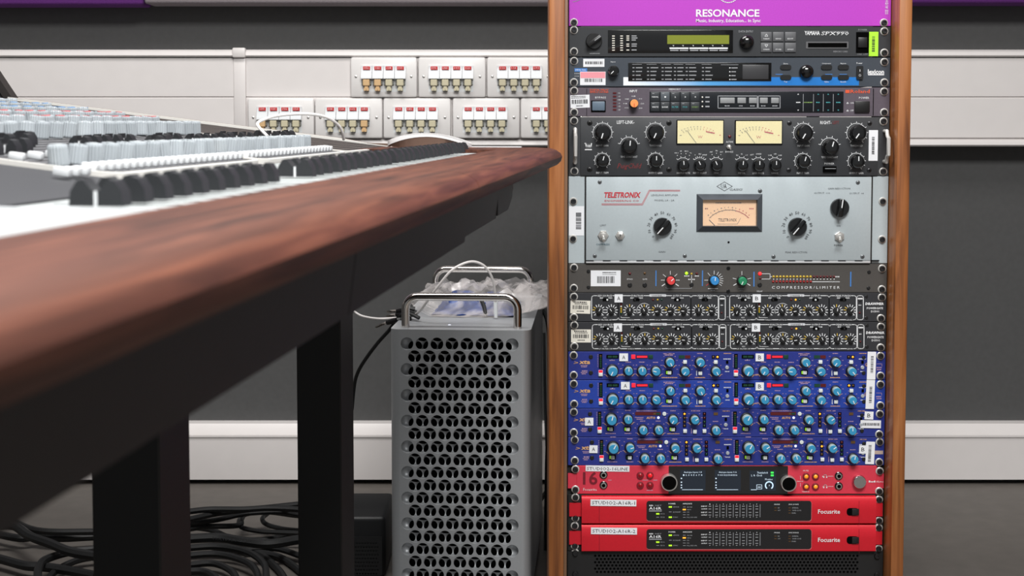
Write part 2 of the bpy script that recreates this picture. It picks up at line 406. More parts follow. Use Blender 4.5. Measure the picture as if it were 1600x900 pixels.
SIDE = {'knob_cyan': mat('knob_side_lit', (150, 164, 162), .45)}  # cap sides coloured light grey to imitate light falling from above
class Unit:
    def __init__(s, name, label, cat, y0, y1, m, group=None, xl=XL, xr=XR, thick=0.004, chassis=0.22, bevel=0.0006):
        s.y0, s.y1 = y0, y1; s.zt, s.zb = P(1138, y0, YR).z, P(1138, y1, YR).z
        s.t = thing(name, label, cat, ((XL + XR) / 2, YR + 0.1, s.zb), group)
        s.c = PX; s.lift = 0.0; s.pr = {}
        b = MB(); b.box(xl, xr, YR, YR + thick, s.zb, s.zt, bevel=bevel, seg=1); s.panel = b.build('faceplate', m, s.t)
        b = MB(); b.box(XL + 0.022, XR - 0.022, YR + thick, YR + chassis, s.zb + 0.001, s.zt - 0.001); b.build('chassis', M['matte'], s.t)
    def use(s, c): s.c = c; return s
    def w(s, u, v):
        q = P(*s.c(u, v), YR); return q.x, q.z
    def box(s, name, u0, v0, u1, v1, h, m, base=0.0, bevel=0.0, parent=None):
        xa, za = s.w(u0, v0); xb, zb = s.w(u1, v1)
        cx, cz = (xa + xb) / 2, (za + zb) / 2; b = MB(); y = YR - s.lift - base
        b.box(xa - cx, xb - cx, -h, 0, zb - cz, za - cz, bevel=bevel)
        return b.build(name, m, parent or s.t, (cx, y, cz), smooth=bool(bevel))
    def rbox(s, name, u0, v0, u1, v1, r, h, m, base=0.0, parent=None):
        xa, za = s.w(u0, v0); xb, zb = s.w(u1, v1); cx, cz = (xa + xb) / 2, (za + zb) / 2
        b = MB(); b.prism(round_rect(xa - cx, xb - cx, zb - cz, za - cz, r * S / s.c.k), 1, -h, 0)
        return b.build(name, m, parent or s.t, (cx, YR - s.lift - base, cz))
    def knob(s, name, kind, u, v, r, mats, ang=0.0, parent=None, base=0.0):
        if not isinstance(mats, (list, tuple)): mats = [mats, M['white']]
        x, z = s.w(u, v)
        return link(name, knob_mesh(kind, round(r * S / s.c.k, 4), mats), parent or s.t, (x, YR - s.lift - base, z), (0, math.radians(ang), 0))
    def two(s, u, v, r, skirt, cap, ang, name='knob'):
        k = s.knob(name, 'skirt', u, v, r, [skirt]); s.knob('knob_cap', 'cap', u, v, r, [cap, M['white'], SIDE.get(cap.name, cap)], ang, parent=k); return k
    def led(s, u, v, r, m): return s.knob('indicator_light', 'led', u, v, r, [m])
    def screws(s, pts):
        for px, py in pts:
            q = P(px, py, YR); link('rack_screw', knob_mesh('screw', 0.0062, SCREW), s.t, (q.x, YR, q.z), (0, random.uniform(-.5, .5), 0))
    def scr4(s, l1, l2, r1, r2): s.screws([l1, l2, r1, r2])
    # ---- flat print, gathered into one printed legend per unit and material
    def _p(s, m): return s.pr.setdefault((m.name, round(s.lift, 5)), (MB(), m, s.lift))[0]
    def quadprint(s, pts, m, layer=0):
        s._p(m).add([(x, -0.00035 - layer * 0.00015, z) for x, z in pts], [tuple(range(len(pts)))])
    def bar(s, u0, v0, u1, v1, m, layer=0):
        (xa, za), (xb, zb) = s.w(u0, v0), s.w(u1, v1); s.quadprint([(xa, zb), (xb, zb), (xb, za), (xa, za)], m, layer)
    def line(s, pts, wd, m, closed=False, layer=0):
        q = [Vector(s.w(*p)) for p in pts]; hw = wd * S / s.c.k / 2
        for a, b_ in zip(q, q[1:] + (q[:1] if closed else [])):
            d = b_ - a
            if d.length < 1e-7: continue
            d.normalize(); n = Vector((-d.y, d.x)) * hw; a2, b2 = a - d * hw * .5, b_ + d * hw * .5
            s.quadprint([a2 - n, b2 - n, b2 + n, a2 + n], m, layer)
    def arc(s, u, v, r, a0, a1, wd, m, n=16, layer=0):
        s.line([(u + r * math.sin(math.radians(a0 + (a1 - a0) * k / n)), v - r * math.cos(math.radians(a0 + (a1 - a0) * k / n))) for k in range(n + 1)], wd, m, layer=layer)
    def ticks(s, u, v, r0, r1, angs, wd, m):
        for a in angs:
            t = math.radians(a); s.line([(u + r0 * math.sin(t), v - r0 * math.cos(t)), (u + r1 * math.sin(t), v - r1 * math.cos(t))], wd, m)
    def txt(s, str_, u, v, h, m, w=None, bold=0.0, shear=0.0, rot=0.0, res=1, layer=1, mb=None, y=None):
        vs, fs, asp = text_geo(str_, bold, res); k = S / s.c.k
        W = (w if w else asp * h) * k; H = h * k; x, z = s.w(u, v); c, sn = math.cos(math.radians(rot)), math.sin(math.radians(rot))
        out = []
        for a, b_ in vs:
            p, q = a * W + shear * b_ * H, b_ * H
            out.append((x + p * c - q * sn, (-0.00035 - layer * 0.00015), z + p * sn + q * c))
        if mb is not None: mb.add([(o[0], o[1], o[2]) for o in out], fs)
        else: s._p(m).add(out, fs)
    def greek(s, u, v, w, h, m, n=6):
        """illegibly small print: a row of short dashes"""
        x = u - w / 2
        while x < u + w / 2 - 2:
            d = random.uniform(.5, 1.3) * h; s.bar(x, v - h / 2, min(x + d, u + w / 2), v + h / 2, m); x += d + h * .45
    def sticker(s, u0, v0, u1, v1, rot=0.0, m=None, code=None, vertical=False, name='asset_label', text=None, base=0.0, tw=None, th=None, bold=0.0):
        """a stuck-on label; code = (u0, v0, u1, v1) of its bars"""
        m = m or M['sticker']; xa, za = s.w(u0, v0); xb, zb = s.w(u1, v1); cx, cz = (xa + xb) / 2, (za + zb) / 2
        b = MB(); b.box(xa - cx, xb - cx, -0.0004, 0, zb - cz, za - cz)
        o = b.build(name, m, s.t, (cx, YR - s.lift - base, cz), (0, math.radians(rot), 0), smooth=False)
        if code:
            c = [*s.w(code[0], code[1]), *s.w(code[2], code[3])]; b = MB(); q = MB()
            L0, L1_ = (c[3], c[1]) if vertical else (c[0], c[2])
            x = L0
            while x < L1_:
                d = random.choice((.6, .6, 1.1, 1.6)) * S
                e = min(x + d, L1_)
                r = [(c[0] - cx, x - cz), (c[2] - cx, x - cz), (c[2] - cx, e - cz), (c[0] - cx, e - cz)] if vertical else [(x - cx, c[3] - cz), (e - cx, c[3] - cz), (e - cx, c[1] - cz), (x - cx, c[1] - cz)]
                b.add([(p, -0.0006, z) for p, z in r], [(0, 1, 2, 3)]); x += d + random.choice((.6, .9, 1.2)) * S
            b.build('barcode', M['ink'], o, o['world'], smooth=False, fix=False)
        if text:
            b = MB()
            for st, u, v, h, w_ in text:
                if st == '~':                                   # print too small to read: a row of dashes
                    k = S / s.c.k; x, z = s.w(u, v); e = -w_ / 2
                    while e < w_ / 2:
                        d = random.uniform(.5, 1.2) * h; b.add([(x - cx + i * k, -0.0006, z - cz + j * k) for i, j in ((e, -h / 2), (e + d, -h / 2), (e + d, h / 2), (e, h / 2))], [(0, 1, 2, 3)]); e += d + h * .4
                    continue
                vs, fs, asp = text_geo(st, bold); k = S / s.c.k; W = (w_ if w_ else asp * h) * k; H = h * k; x, z = s.w(u, v)
                b.add([(x - cx + a * W, -0.0006, z - cz + c_ * H) for a, c_ in vs], fs)
            b.build('label_text', M['ink'], o, o['world'], smooth=False, fix=False)
        return o
    def window(s, u0, v0, u1, v1, m=None, name='display_window', h=0.0012, bevel=0.0004):
        return s.box(name, u0, v0, u1, v1, h, m or M['gloss'], bevel=bevel)
    def finish(s):
        for (mn, lf), (mb, m, lift) in s.pr.items():
            tag(mb.build('printed_legend', m, s.t, (0, YR - lift, 0), smooth=False, fix=False), kind='stuff')

# ------------------------------------------------------------------ the rack cabinet
WOODV = wood('rack_oak', (98, 54, 24), (144, 86, 42), (174, 114, 66), 2, scale=14, stretch=.05)
WOODD = wood('rack_oak_edge', (84, 60, 42), (108, 80, 58), (130, 98, 74), 2, scale=14, stretch=.05)
zt_r = P(1138, -210, YR).z
rk = thing('equipment_rack', 'open equipment rack with oak side boards standing against the grey wall', 'rack', ((XL + XR) / 2, YR + 0.2, 0))
xo0, xi0 = P(857.5, 300, YR - .035).x, P(882, 300, YR - .035).x
xi1, xo1 = P(1401, 300, YR - .04).x, P(1421.5, 300, YR - .04).x
b = MB(); b.box(xo0, xi0, YR - .035, YR + .045, 0.0, zt_r, bevel=.0025); b.build('side_board', WOODV, rk)
b = MB(); b.box(xi1, xo1, YR - .04, YR + .045, 0.0, zt_r, bevel=.0025); b.build('side_board', WOODV, rk)
b = MB(); b.box(xi0 - .001, P(887, 300, YR - .03).x, YR - .03, YR + .04, 0.0, zt_r, bevel=.0015); b.build('edge_strip', WOODD, rk)
xs1 = P(1395.5, 300, YR - .02).x
b = MB(); b.box(xs1, xi1 + .001, YR - .022, YR + .04, 0.0, zt_r, bevel=.0015); b.build('edge_strip', WOODD, rk)
for xa, xb in ((XL - .006, XL + .018), (XR - .018, XR + .0072)):
    b = MB(); b.box(xa, xb, YR + .0045, YR + .035, 0.02, zt_r - .01); b.build('rack_rail', M['matte'], rk)
b = MB(); b.box(xi0 - .001, xi1 + .001, YR + .0, YR + .045, 0, .018); b.build('bottom_rail', WOODV, rk)
b = MB(); b.box(xi0 - .001, xi1 + .001, YR - .0, YR + .045, zt_r - .018, zt_r); b.build('top_rail', WOODV, rk)
for xa in (XL - .004, XR - .016):
    b = MB(); b.box(xa, xa + .02, YR + .045, YR + .5, 0, .03); b.build('foot_rail', M['matte'], rk)
    b = MB(); b.box(xa, xa + .02, YR + .48, YR + .5, .03, zt_r); b.build('rear_post', M['matte'], rk)

# ------------------------------------------------------------------ rack units, top to bottom
W_ = M['white']; DW = M['dimwhite']
# --- purple panel
u = Unit('blank_panel', 'bright purple blank panel with white lettering at the top of the rack', 'rack panel', -150, 40.8, M['purple'], chassis=.02)
u.screws([(896.8, 35), (1381, 35.6), (896.8, -140), (1382, -140)])
u.txt('RESONANCE', 1137, 20.5, 11.5, W_, w=98, bold=.02, res=3)
u.txt('Music, Industry, Education... In Sync', 1138, 33, 6.5, W_, w=100, bold=.01, res=2)
u.arc(1138, -13, 17, 0, 360, 1.3, W_, 32); u.arc(1138, -13, 12, 0, 360, .9, W_, 32); u.line([(1131, -8), (1136, -18), (1140, -8), (1145, -18)], 1, W_)
u.arc(893, -22, 25, 120, 175, .8, DW); u.txt('SSE AUDIO GROUP', 1385.5, 0, 4.6, W_, w=44, rot=90)
u.finish()

# --- effects unit with the olive display
u = Unit('effects_processor', 'black effects unit with an olive display under the purple panel', 'rack unit', 42, 88.6, mat('unit_black', (45, 47, 50), .42, noise=.04, nscale=200))
u.scr4((896.8, 47), (896.8, 80.5), (1381.5, 49), (1381.5, 82.5))
u.use(L1); k = u.knob('level_knob', 'bar', 388, 368, 72, [M['black'], DW], 55); u.greek(395, 478, 90, 7, DW)
u.use(PX); w = u.window(950, 47, 1145, 82.4)
u.use(L1)
for i in range(7):
    y = 322 + i * 21; m = M['led_pale']
    for x in (562, 635): u.bar(x - 12, y - 4, x + 12, y + 4, m, 7)
for y in (322, 340, 358, 394, 412, 447): u.bar(678, y - 4, 703, y + 4, m, 7); u.bar(724, y - 5, 724 + random.uniform(30, 55), y + 4, DW, 7)
u.use(PX); u.box('lcd_screen', 1042.5, 55, 1139, 68.8, .0016, mat('lcd_olive', (120, 128, 42), .25, emit=.06))
for x in (1046, 1077, 1107.5):
    u.bar(x, 74.3, x + 29.5, 76.6, W_, 7); u.bar(x + 1, 78, x + 14, 79.6, DW, 7); u.bar(x + 16, 78, x + 29, 79.6, DW, 7)
    for q in (6, 21): u.line([(x + q - 1, 71), (x + q + 1, 71), (x + q, 72.2)], .6, W_, layer=7)
u.use(R1); u.txt('DATA ENTRY', 190, 262, 17, DW, w=120); u.knob('data_knob', 'ball', 193, 352, 60, [M['gloss']])
for i, x in enumerate((357, 457, 558)):
    for j, y in enumerate((306, 395)):
        u.box('keypad_button', x - 45, y - 39, x + 45, y + 40, .0022, mat('key_grey', (84, 85, 88), .5), bevel=.0005)
        u.lift = .0022; u.txt([['PARM', 'MEMORY', 'EDIT'], ['PARM', 'STORE', 'BYPASS']][j][i], x, y + 18, 11, W_, w=48)
        if i == 0: u.line([(x - 13, y - 2), (x, y - 22), (x + 13, y - 2)] if j == 0 else [(x - 13, y - 22), (x, y - 2), (x + 13, y - 22)], 3, W_, closed=True)
        u.lift = 0
u.txt('YAMAHA', 741, 275, 34, W_, w=126, bold=.02, res=2)
u.txt('SPX990', 932, 279, 28, W_, w=225, shear=.25, bold=-.0)
for q in (262, 268): u.bar(822, q - 1.5, 1040, q + 1.5, DW)
u.rbox('card_slot_frame', 690, 347, 1042, 405, 4, .0008, mat('slot_frame', (92, 92, 94), .4)); u.box('card_slot', 706, 358, 1030, 395, .0011, M['void'])
u.txt('MEMORY CARD', 978, 430, 13, DW, w=120); u.txt('POWER', 1162, 249, 14, DW, w=72); u.txt('ON/ OFF', 1158, 452, 12, DW, w=90)
u.box('switch_frame', 1108, 268, 1212, 440, .001, M['void']); u.box('power_switch', 1120, 312, 1196, 398, .004, M['black'], bevel=.001)
u.sticker(1216, 265, 1290, 468, m=mat('sticker_lime', (172, 236, 52), .5), code=(1240, 302, 1262, 430), vertical=True)
u.finish()

# --- reverb unit with the blue stripe
u = Unit('reverb_processor', 'dark slate reverb unit with a bright blue stripe', 'rack unit', 90, 135.6, mat('unit_slate', (56, 63, 72), .45, noise=.04, nscale=200))
u.scr4((897, 95.4), (896.8, 128.6), (1381.6, 97), (1381.6, 129))
mm = bpy.data.materials.new('stripe_print'); mm.use_nodes = True; nt = mm.node_tree; bs = nt.nodes['Principled BSDF']
tc = nt.nodes.new('ShaderNodeTexCoord'); sx = nt.nodes.new('ShaderNodeSeparateXYZ'); rp = nt.nodes.new('ShaderNodeValToRGB')
rp.color_ramp.elements[0].position = .02; rp.color_ramp.elements[0].color = (.85, .9, .95, 1)
rp.color_ramp.elements[1].position = .62; rp.color_ramp.elements[1].color = (lin(8), lin(112), lin(192), 1)
e = rp.color_ramp.elements.new(.35); e.color = (lin(80), lin(158), lin(216), 1)
nt.links.new(tc.outputs['Generated'], sx.inputs[0]); nt.links.new(sx.outputs[0], rp.inputs[0]); nt.links.new(rp.outputs[0], bs.inputs['Base Color'])
u.use(PX); u.box('blue_stripe', 974, 120.6, 1342, 133.5, .0003, mm)
w = u.window(981.6, 98, 1205, 126.8)
u.use(L1)
u.sticker(293, 525, 482, 597, code=(312, 549, 470, 574)); u.bar(215, 610, 328, 640, M['blue_ink']); u.txt('MPX 500', 270, 625, 14, W_, w=90)
u.greek(240, 656, 50, 12, DW); u.greek(238, 680, 46, 8, DW)
o = u.sticker(265, 640, 492, 760, code=(303, 702, 465, 732)); u.box('label_band', 268, 643, 489, 697, .00025, mat('sticker_pink', (232, 150, 160), .5), base=.0004, parent=o)
u.txt('Input', 560, 553, 15, W_, w=42); u.knob('input_knob', 'dome', 562, 635, 50, [M['gloss'], W_], 225)
for x, n in ((740, 6), (870, 6), (1000, 8), (1110, 8), (1215, 8), (1360, 8)):
    u.line([(x - 10, 575), (x + 75, 575)], 3, DW, layer=7)
    for y in (605, 638, 672, 708): u.bar(x - 8, y - 4, x + 10, y + 4, DW, 7); u.bar(x + 22, y - 4, x + 22 + random.uniform(40, 70), y + 4, DW, 7)
u.use(R1)
for x in (50,):
    for y in (566, 598, 630, 662): u.bar(x - 1, y - 4, x + 9, y + 4, W_, 7); u.bar(x + 16, y - 4, x + 16 + random.uniform(30, 55), y + 4, DW, 7)
u.line([(-20, 540), (125, 540)], 3, DW, layer=7)
u.box('status_screen', 160, 540, 376, 660, .0016, mat('screen_grey', (58, 58, 60), .3), bevel=.0004)
for x, y, s1, up in ((520, 560, 'Store', 1), (520, 645, 'Tap', 0), (860, 560, 'Compressor', 1), (1000, 560, 'Bypass', 1), (860, 645, 'Value', 0), (1000, 645, 'Reverb', 0)):
    u.rbox('oval_button', x - 46, y - 20, x + 46, y + 20, 19, .002, M['black'])
    u.txt(s1, x, y - 30 if up else y + 37, 13, W_, w=max(32, 7.5 * len(s1)), layer=3)
for x in (465, 880, 1000): u.bar(x - 30, 617, x + 30, 622, M['blue_ink'])
u.knob('select_knob', 'ball', 690, 598, 59, [M['gloss']])
u.txt('Power', 1135, 526, 15, W_, w=48); u.rbox('power_rocker', 1109, 550, 1162, 662, 8, .003, M['black'])
u.lift = .003; u.line([(1135, 580), (1135, 597)], 4, W_); u.arc(1135, 628, 8, 0, 360, 3, W_, 12); u.lift = 0
u.txt('lexicon', 1272, 598, 40, W_, w=134, bold=.03, res=2); u.bar(1207, 619, 1340, 627, W_)
u.finish()

# --- digital delay
u = Unit('digital_delay', 'plum grey digital delay unit with an orange input knob', 'rack unit', 136.8, 182, mat('unit_plum', (84, 76, 86), .5, noise=.05, nscale=200))
u.scr4((897, 141.7), (897, 175.2), (1381.3, 143), (1381.3, 175.6))
Lr, Rr = LC(130), RC(130)
u.use(Lr); u.bar(266, 45, 269, 290, M['void']); u.sticker(122, 105, 293, 220, rot=-2, code=(133, 146, 276, 184), text=[('~', 195, 118, 7, 130), ('~', 195, 131, 6, 130), ('~', 200, 202, 9, 60)])
u.txt('DIGITAL DELAY', 380, 59, 15, M['orange_ink'], w=165, bold=.02); u.txt('EFFECT SOUND', 380, 79, 15, M['orange_ink'], w=165, bold=.02)
u.txt('BYPASS', 391, 128, 17, W_, w=95)
u.box('button_frame', 306, 155, 436, 256, .0012, M['void']); u.box('bypass_button', 315, 163, 428, 245, .003, mat('key_blue_grey', (96, 112, 128), .35), bevel=.0008)
for y, s1 in zip((88, 118, 148, 178, 206, 236), ('+6', '+3', '0dB', '-6', '-12', '-20')):
    u.box('meter_segment', 501, y - 7, 532, y + 7, .0008, M['led_dkred']); u.txt(s1, 557, y, 12, W_)
u.txt('INPUT', 684, 71, 22, W_, w=68, bold=.01); u.knob('input_knob', 'cap', 685, 182, 48, [mat('knob_orange', (232, 150, 84), .45), M['orange_ink'], M['black']], 180); u.knob('knob_collar', 'skirt', 685, 182, 40, [M['black']])
for a, s1 in ((0, '0dB'), (-52, '+4dB'), (50, '-10'), (-90, '+8'), (90, '-20'), (-125, '+12'), (128, '-50')):
    t = math.radians(a); u.txt(s1, 685 + 76 * math.sin(t), 182 - 66 * math.cos(t), 11, W_, w=36)
u.txt('MEMORY', 1053, 55, 16, W_, w=106); u.line([(830, 56), (990, 56)], 3, DW); u.line([(1115, 56), (1275, 56)], 3, DW)
u.use(PX); u.window(1015, 143, 1317.5, 175.6, mat('band_black', (20, 23, 28), .22))
u.use(Lr); kb = mat('key_charcoal', (42, 46, 50), .4); kb2 = mat('key_lit', (78, 84, 90), .4)
keyt = [['MANUAL', '1', '2', '3', '4'], ['WRITE', 'BANK', 'FILTER', 'MOD', 'INVERT']]
for i in range(5):
    for j in range(2):
        x, y = 877 + i * 89, 120 + j * 90
        u.box('memory_key', x - 40, y - 41, x + 40, y + 41, .0024, kb2 if (i, j) == (1, 0) else kb, bevel=.0006)
        u.lift = .0024; u.txt(keyt[j][i], x, y + 3, 14, [W_, W_, M['teal_ink'], M['teal_ink'], M['green_ink']][i] if j else W_, w=min(58, 14 * len(keyt[j][i]))); u.bar(x - 28, y - 30, x - 8, y - 25, DW); u.lift = 0
for y in (125, 165, 208): u.led(1299, y, 11, M['led_pale']); u.bar(1325, y - 6, 1362, y + 6, DW, 7)
u.use(PX); u.lift = .0012
for x0, x1 in ((1121.7, 1183), (1184.5, 1218.5)):
    u.line([(x0, 150), (x1, 150), (x1, 169), (x0, 169)], 1.1, DW, closed=True)
lk = mat('key_pale', (140, 142, 144), .4)
for x0, x1 in ((1125, 1147.5), (1152, 1165), (1170, 1182), (1187, 1199), (1204.5, 1216.5)):
    u.box('value_key', x0, 152.6, x1, 161.3, .0015, lk, bevel=.0003); u.greek((x0 + x1) / 2, 165.4, 8, 1.8, DW)
u.use(Rr)
for x, m in ((623, W_), (706, M['green_ink']), (790, M['teal_ink']), (873, M['teal_ink']), (957, M['teal_ink'])):
    if x != 706:
        u.line([(x - 6, 95), (x, 88), (x + 6, 95)], 3, m, closed=True); u.line([(x - 6, 222), (x, 229), (x + 6, 222)], 3, m, closed=True)
    u.greek(x, 160, 34 if x != 706 else 70, 9, m)
for x in (665, 750, 832, 915): u.bar(x - 1, 90, x + 1, 235, DW)
u.lift = 0
u.txt('Roland', 1140, 68, 30, M['orange_ink'], w=160, bold=.015); u.box('maker_badge', 1018, 56, 1052, 82, .0005, M['orange_ink'])
u.txt('POWER', 1173, 122, 17, W_, w=84)
u.box('power_button', 1093, 150, 1217, 243, .0035, M['black'], bevel=.0008)
for y, s1 in ((165, 'ON'), (228, 'OFF')): u.line([(1028, y + 5), (1036, y - 7), (1044, y + 5)], 4, W_, closed=True); u.txt(s1, 1072, y, 14, W_, w=28)
u.bar(1249, 45, 1252, 270, M['void']); u.finish()

# --- stereo compressor with two cream meters
u = Unit('stereo_compressor', 'charcoal stereo compressor with two cream needle meters and side handles', 'rack unit', 183, 275, mat('unit_charcoal', (51, 53, 56), .5, noise=.04, nscale=250))
u.scr4((897, 188.6), (897.5, 267.4), (1380.2, 189.6), (1379.7, 268))
mch = MATS['unit_charcoal']; u.use(PX); u.box('front_plate', 907, 183.6, 1371, 274.4, .002, mch, bevel=.0005)
for x, y0, y1 in ((898.2, 202, 253.5), (1382, 205, 252.5)):
    a, c = P(x, y0, YR), P(x, y1, YR); b = MB()
    q = [(0, a.z), (-.014, a.z)] + [(-.024 + .010 * math.cos(t), a.z - .010 * math.sin(t)) for t in (.4, .8, 1.2, PI / 2)]; q += [(y, c.z + a.z - z) for y, z in reversed(q)]
    b.tube([(a.x, YR + y, z) for y, z in q], .0029, 12, smooth=0)
    b.build('handle', M['washer'], u.t)
u.lift = .002; KD = [M['gloss'], W_]
u.use(Lr)
for q in ((293, 355), (1000, 355), (293, 770), (1000, 772)): u.knob('panel_screw', 'cross', *q, 24, [M['black'], M['void']])
full = [-145 + i * 29 for i in range(11)]
def wk(c, x, y, r, ang, kind):
    u.use(c); u.knob('control_knob', 'dome', x, y, r, KD, ang)
    if kind == 'full': u.arc(x, y, r * 1.13, -148, 148, 4.5, W_, 28); u.ticks(x, y, r * 1.15, r * 1.32, full, 4.5, W_)
    elif kind == 'half': u.arc(x, y, r * 1.13, -75, 75, 4.5, W_, 16); u.ticks(x, y, r * 1.15, r * 1.38, (-75, -45, -15, 15, 45, 75), 4.5, W_)
    else: u.arc(x, y, r * 1.22, -45, 45, 4, W_, 8); u.ticks(x, y, r * 1.2, r * 1.5, (-45, -15, 15, 45), 4, W_)
for a in ((Lr, 407, 440, 75, 197, 'full'), (Lr, 643, 562, 72, 5, 'half'), (Lr, 878, 440, 75, 205, 'full'), (Lr, 405, 690, 59, 15, 'full'), (Lr, 880, 690, 60, 0, 'full'),
          (Lr, 1125, 730, 53, -5, 's'), (Lr, 1273, 730, 53, -25, 's'), (Lr, 1421, 730, 54, -25, 's'),
          (Rr, 152, 682, 50, 5, 's'), (Rr, 290, 682, 50, 0, 's'), (Rr, 428, 682, 50, 0, 's'), (Rr, 665, 415, 72, 210, 'full'), (Rr, 883, 532, 68, 15, 'half'),
          (Rr, 1108, 415, 72, 215, 'full'), (Rr, 660, 650, 58, 15, 'full'), (Rr, 1105, 650, 60, 0, 'full')): wk(*a)
cream = mat('meter_cream', (226, 214, 158), .5, emit=.06); glass = mat('meter_glass', (235, 240, 245), .04, alpha=.07)
def vu(c, u0, v0, u1, v1, face, needle_ang, logo, fr=8):
    u.use(c); f = u.box('needle_meter', u0 - fr, v0 - fr, u1 + fr, v1 + fr, .0022, M['void'], bevel=.0006)
    d = u.box('dial_face', u0, v0, u1, v1, .0003, face, base=.0022, parent=f)
    w, h = u1 - u0, v1 - v0; px, py = u0 + .43 * w, v1 + .18 * h; keep = u.lift; u.lift += .0027
    R = .86 * h
    for i, t in enumerate(range(-34, 42, 7)):
        m = M['ink'] if t < 15 else M['red_ink']; tt = math.radians(t)
        u.line([(px + R * 1.2 * math.sin(tt), py - R * .9 * math.cos(tt)), (px + R * 1.32 * math.sin(tt), py - R * 1.0 * math.cos(tt))], 2.5, m)
        u.greek(px + R * 1.42 * math.sin(tt), py - R * 1.07 * math.cos(tt), 10, 6, M['inkgrey'] if t < 15 else m)
    u.line([(u0 + .63 * w, v0 + .48 * h), (u0 + .81 * w, v0 + .55 * h)], 9, M['red_ink'])
    u.line([(u0 + .45 * w, v0 + .65 * h), (u0 + .47 * w, v0 + .76 * h), (u0 + .495 * w, v0 + .66 * h), (u0 + .52 * w, v0 + .76 * h), (u0 + .545 * w, v0 + .65 * h)], 2.5, M['red_ink'])
    u.bar(u0 + .05 * w, v0 + .63 * h, u0 + .09 * w, v0 + .65 * h, M['inkgrey']); u.bar(u0 + .92 * w, v0 + .62 * h, u0 + .95 * w, v0 + .65 * h, M['red_ink'])
    u.line([(u0 + .205 * w, v0 + .42 * h), (u0 + .41 * w, v0 + .985 * h)], 3, M['ink'], layer=2)
    u.lift = keep
    u.box('meter_glass', u0 - 1, v0 - 1, u1 + 1, v1 + 1, .0004, glass, base=.0034, parent=f)
vu(Lr, 1075, 335, 1480, 537, cream, 0, 0); vu(Rr, 103, 316, 482, 502, cream, 0, 0)
u.use(Lr)
u.txt('LEFT-LINK-', 613, 348, 30, W_, w=155, bold=.01); u.txt('INPUT GAIN', 405, 556, 17, W_, w=106); u.txt('INPUT TRIM', 405, 799, 17, W_, w=108); u.txt('TIME CONSTANT', 643, 657, 17, W_, w=150)
u.txt('THRESHOLD', 880, 556, 17, W_, w=108); u.txt('OUTPUT GAIN', 878, 801, 17, W_, w=124)
for x, s1 in ((1127, 'SAMPLE RATE'), (1275, 'INPUT SELECT'), (1422, 'SYNC')): u.txt(s1, x, 801, 15, W_, w=44 if len(s1) < 5 else 120)
for x, l in ((1127, ((-62, 622, '44.1'), (-22, 606, '48'), (28, 606, '88.2'), (65, 622, '96'))), (1275, ((-42, 640, 'A'), (0, 632, 'AES'), (42, 640, 'SPDIF'))), (1422, ((-45, 614, 'INT'), (2, 602, 'IN'), (47, 614, 'EXT')))):
    for dx, y, s1 in l: u.txt(s1, x + dx, y, 11, W_, w=11 * len(s1) * .75); u.bar(x + dx * .85 - 3, y + 20, x + dx * .85 + 3, y + 26, W_)
u.line([(250, 537), (258, 537), (264, 575), (270, 545), (277, 575), (283, 545), (290, 575), (297, 545), (303, 575), (309, 537)], 9, W_); u.bar(250, 588, 312, 597, W_)
u.txt('PuigChild', 645, 745, 60, M['dkred'], w=205, shear=.3)
u.led(1541, 476, 15, M['led_dkred']); u.txt('ACTIVE', 1540, 524, 16, W_, w=62); u.txt('BYPASS', 1538, 612, 16, W_, w=68); u.knob('toggle_switch', 'toggle', 1533, 568, 23, [M['steel']], 0)
u.use(Rr)
for q in ((550, 333), (1218, 335), (545, 725), (1213, 725)): u.knob('panel_screw', 'cross', *q, 20, [M['dksteel'], M['void']])
u.txt('RIGHT-', 852, 328, 28, W_, w=92, bold=.01); u.txt('LEFT', 935, 328, 26, M['dkred'], w=52)
for x, y, s1, ww in ((665, 521, 'INPUT GAIN', 98), (883, 617, 'TIME CONSTANT', 138), (1108, 521, 'THRESHOLD', 102), (660, 749, 'INPUT TRIM', 100), (1105, 749, 'OUTPUT GAIN', 118), (882, 670, 'POWER', 80), (152, 749, 'METER', 58), (290, 749, 'LINK MODE', 94), (428, 749, 'RANGE', 56)): u.txt(s1, x, y, 16, W_, w=ww)
for x, l in ((152, ((-38, 600, 'IN'), (0, 590, 'GR'), (40, 600, 'OUT'))), (290, ((-52, 596, 'LEFT'), (4, 589, 'LINKED'))), (428, ((-40, 600, '10dB'), (2, 590, 'OFF'), (42, 600, '20dB')))):
    for dx, y, s1 in l: u.txt(s1, x + dx, y, 10, W_, w=10 * len(s1) * .75)
u.box('power_button', 828, 692, 938, 742, .003, M['void'], bevel=.0006); u.lift += .003; u.bar(842, 708, 932, 713, DW); u.lift -= .003
u.sticker(1211, 391, 1283, 646, code=(1236, 448, 1256, 592), vertical=True)
u.finish()

# --- silver levelling amplifier
ms = mat('unit_silver', (178, 188, 192), .42, .15, noise=.02, nscale=300)
u = Unit('levelling_amplifier', 'tall silver grey levelling amplifier with a peach needle meter', 'rack unit', 275.6, 411.5, ms)
u.use(PX)
u.box('backing_recess', 913.5, 275.6, 1362, 411.5, .0004, M['gap']); u.box('front_plate', 915.8, 276.3, 1359, 406.5, .004, ms, bevel=.0006)
b_ = u.box('hinge', 915.5, 407.2, 1359, 410.8, .0035, mat('hinge_white', (222, 224, 226), .3, .4), bevel=.0004)
for i in range(18):
    x = 917 + i * 26.2 - 1.5; u.box('hinge_gap', x, 406.2, x + 12, 407.5, .0042, M['void'], parent=b_)
u.scr4((895.9, 314.6), (895.4, 373), (1379, 314.6), (1378, 374))
u.lift = .004; Lt, Rt = LC(270), RC(270); IK, IG = M['ink'], M['inkgrey']
u.use(Lt)
for q in ((382, 82), (338, 740), (1140, 740)): u.knob('panel_screw', 'cross', *q, 19, [mat('screw_grey', (120, 124, 126), .35, .6), IK])
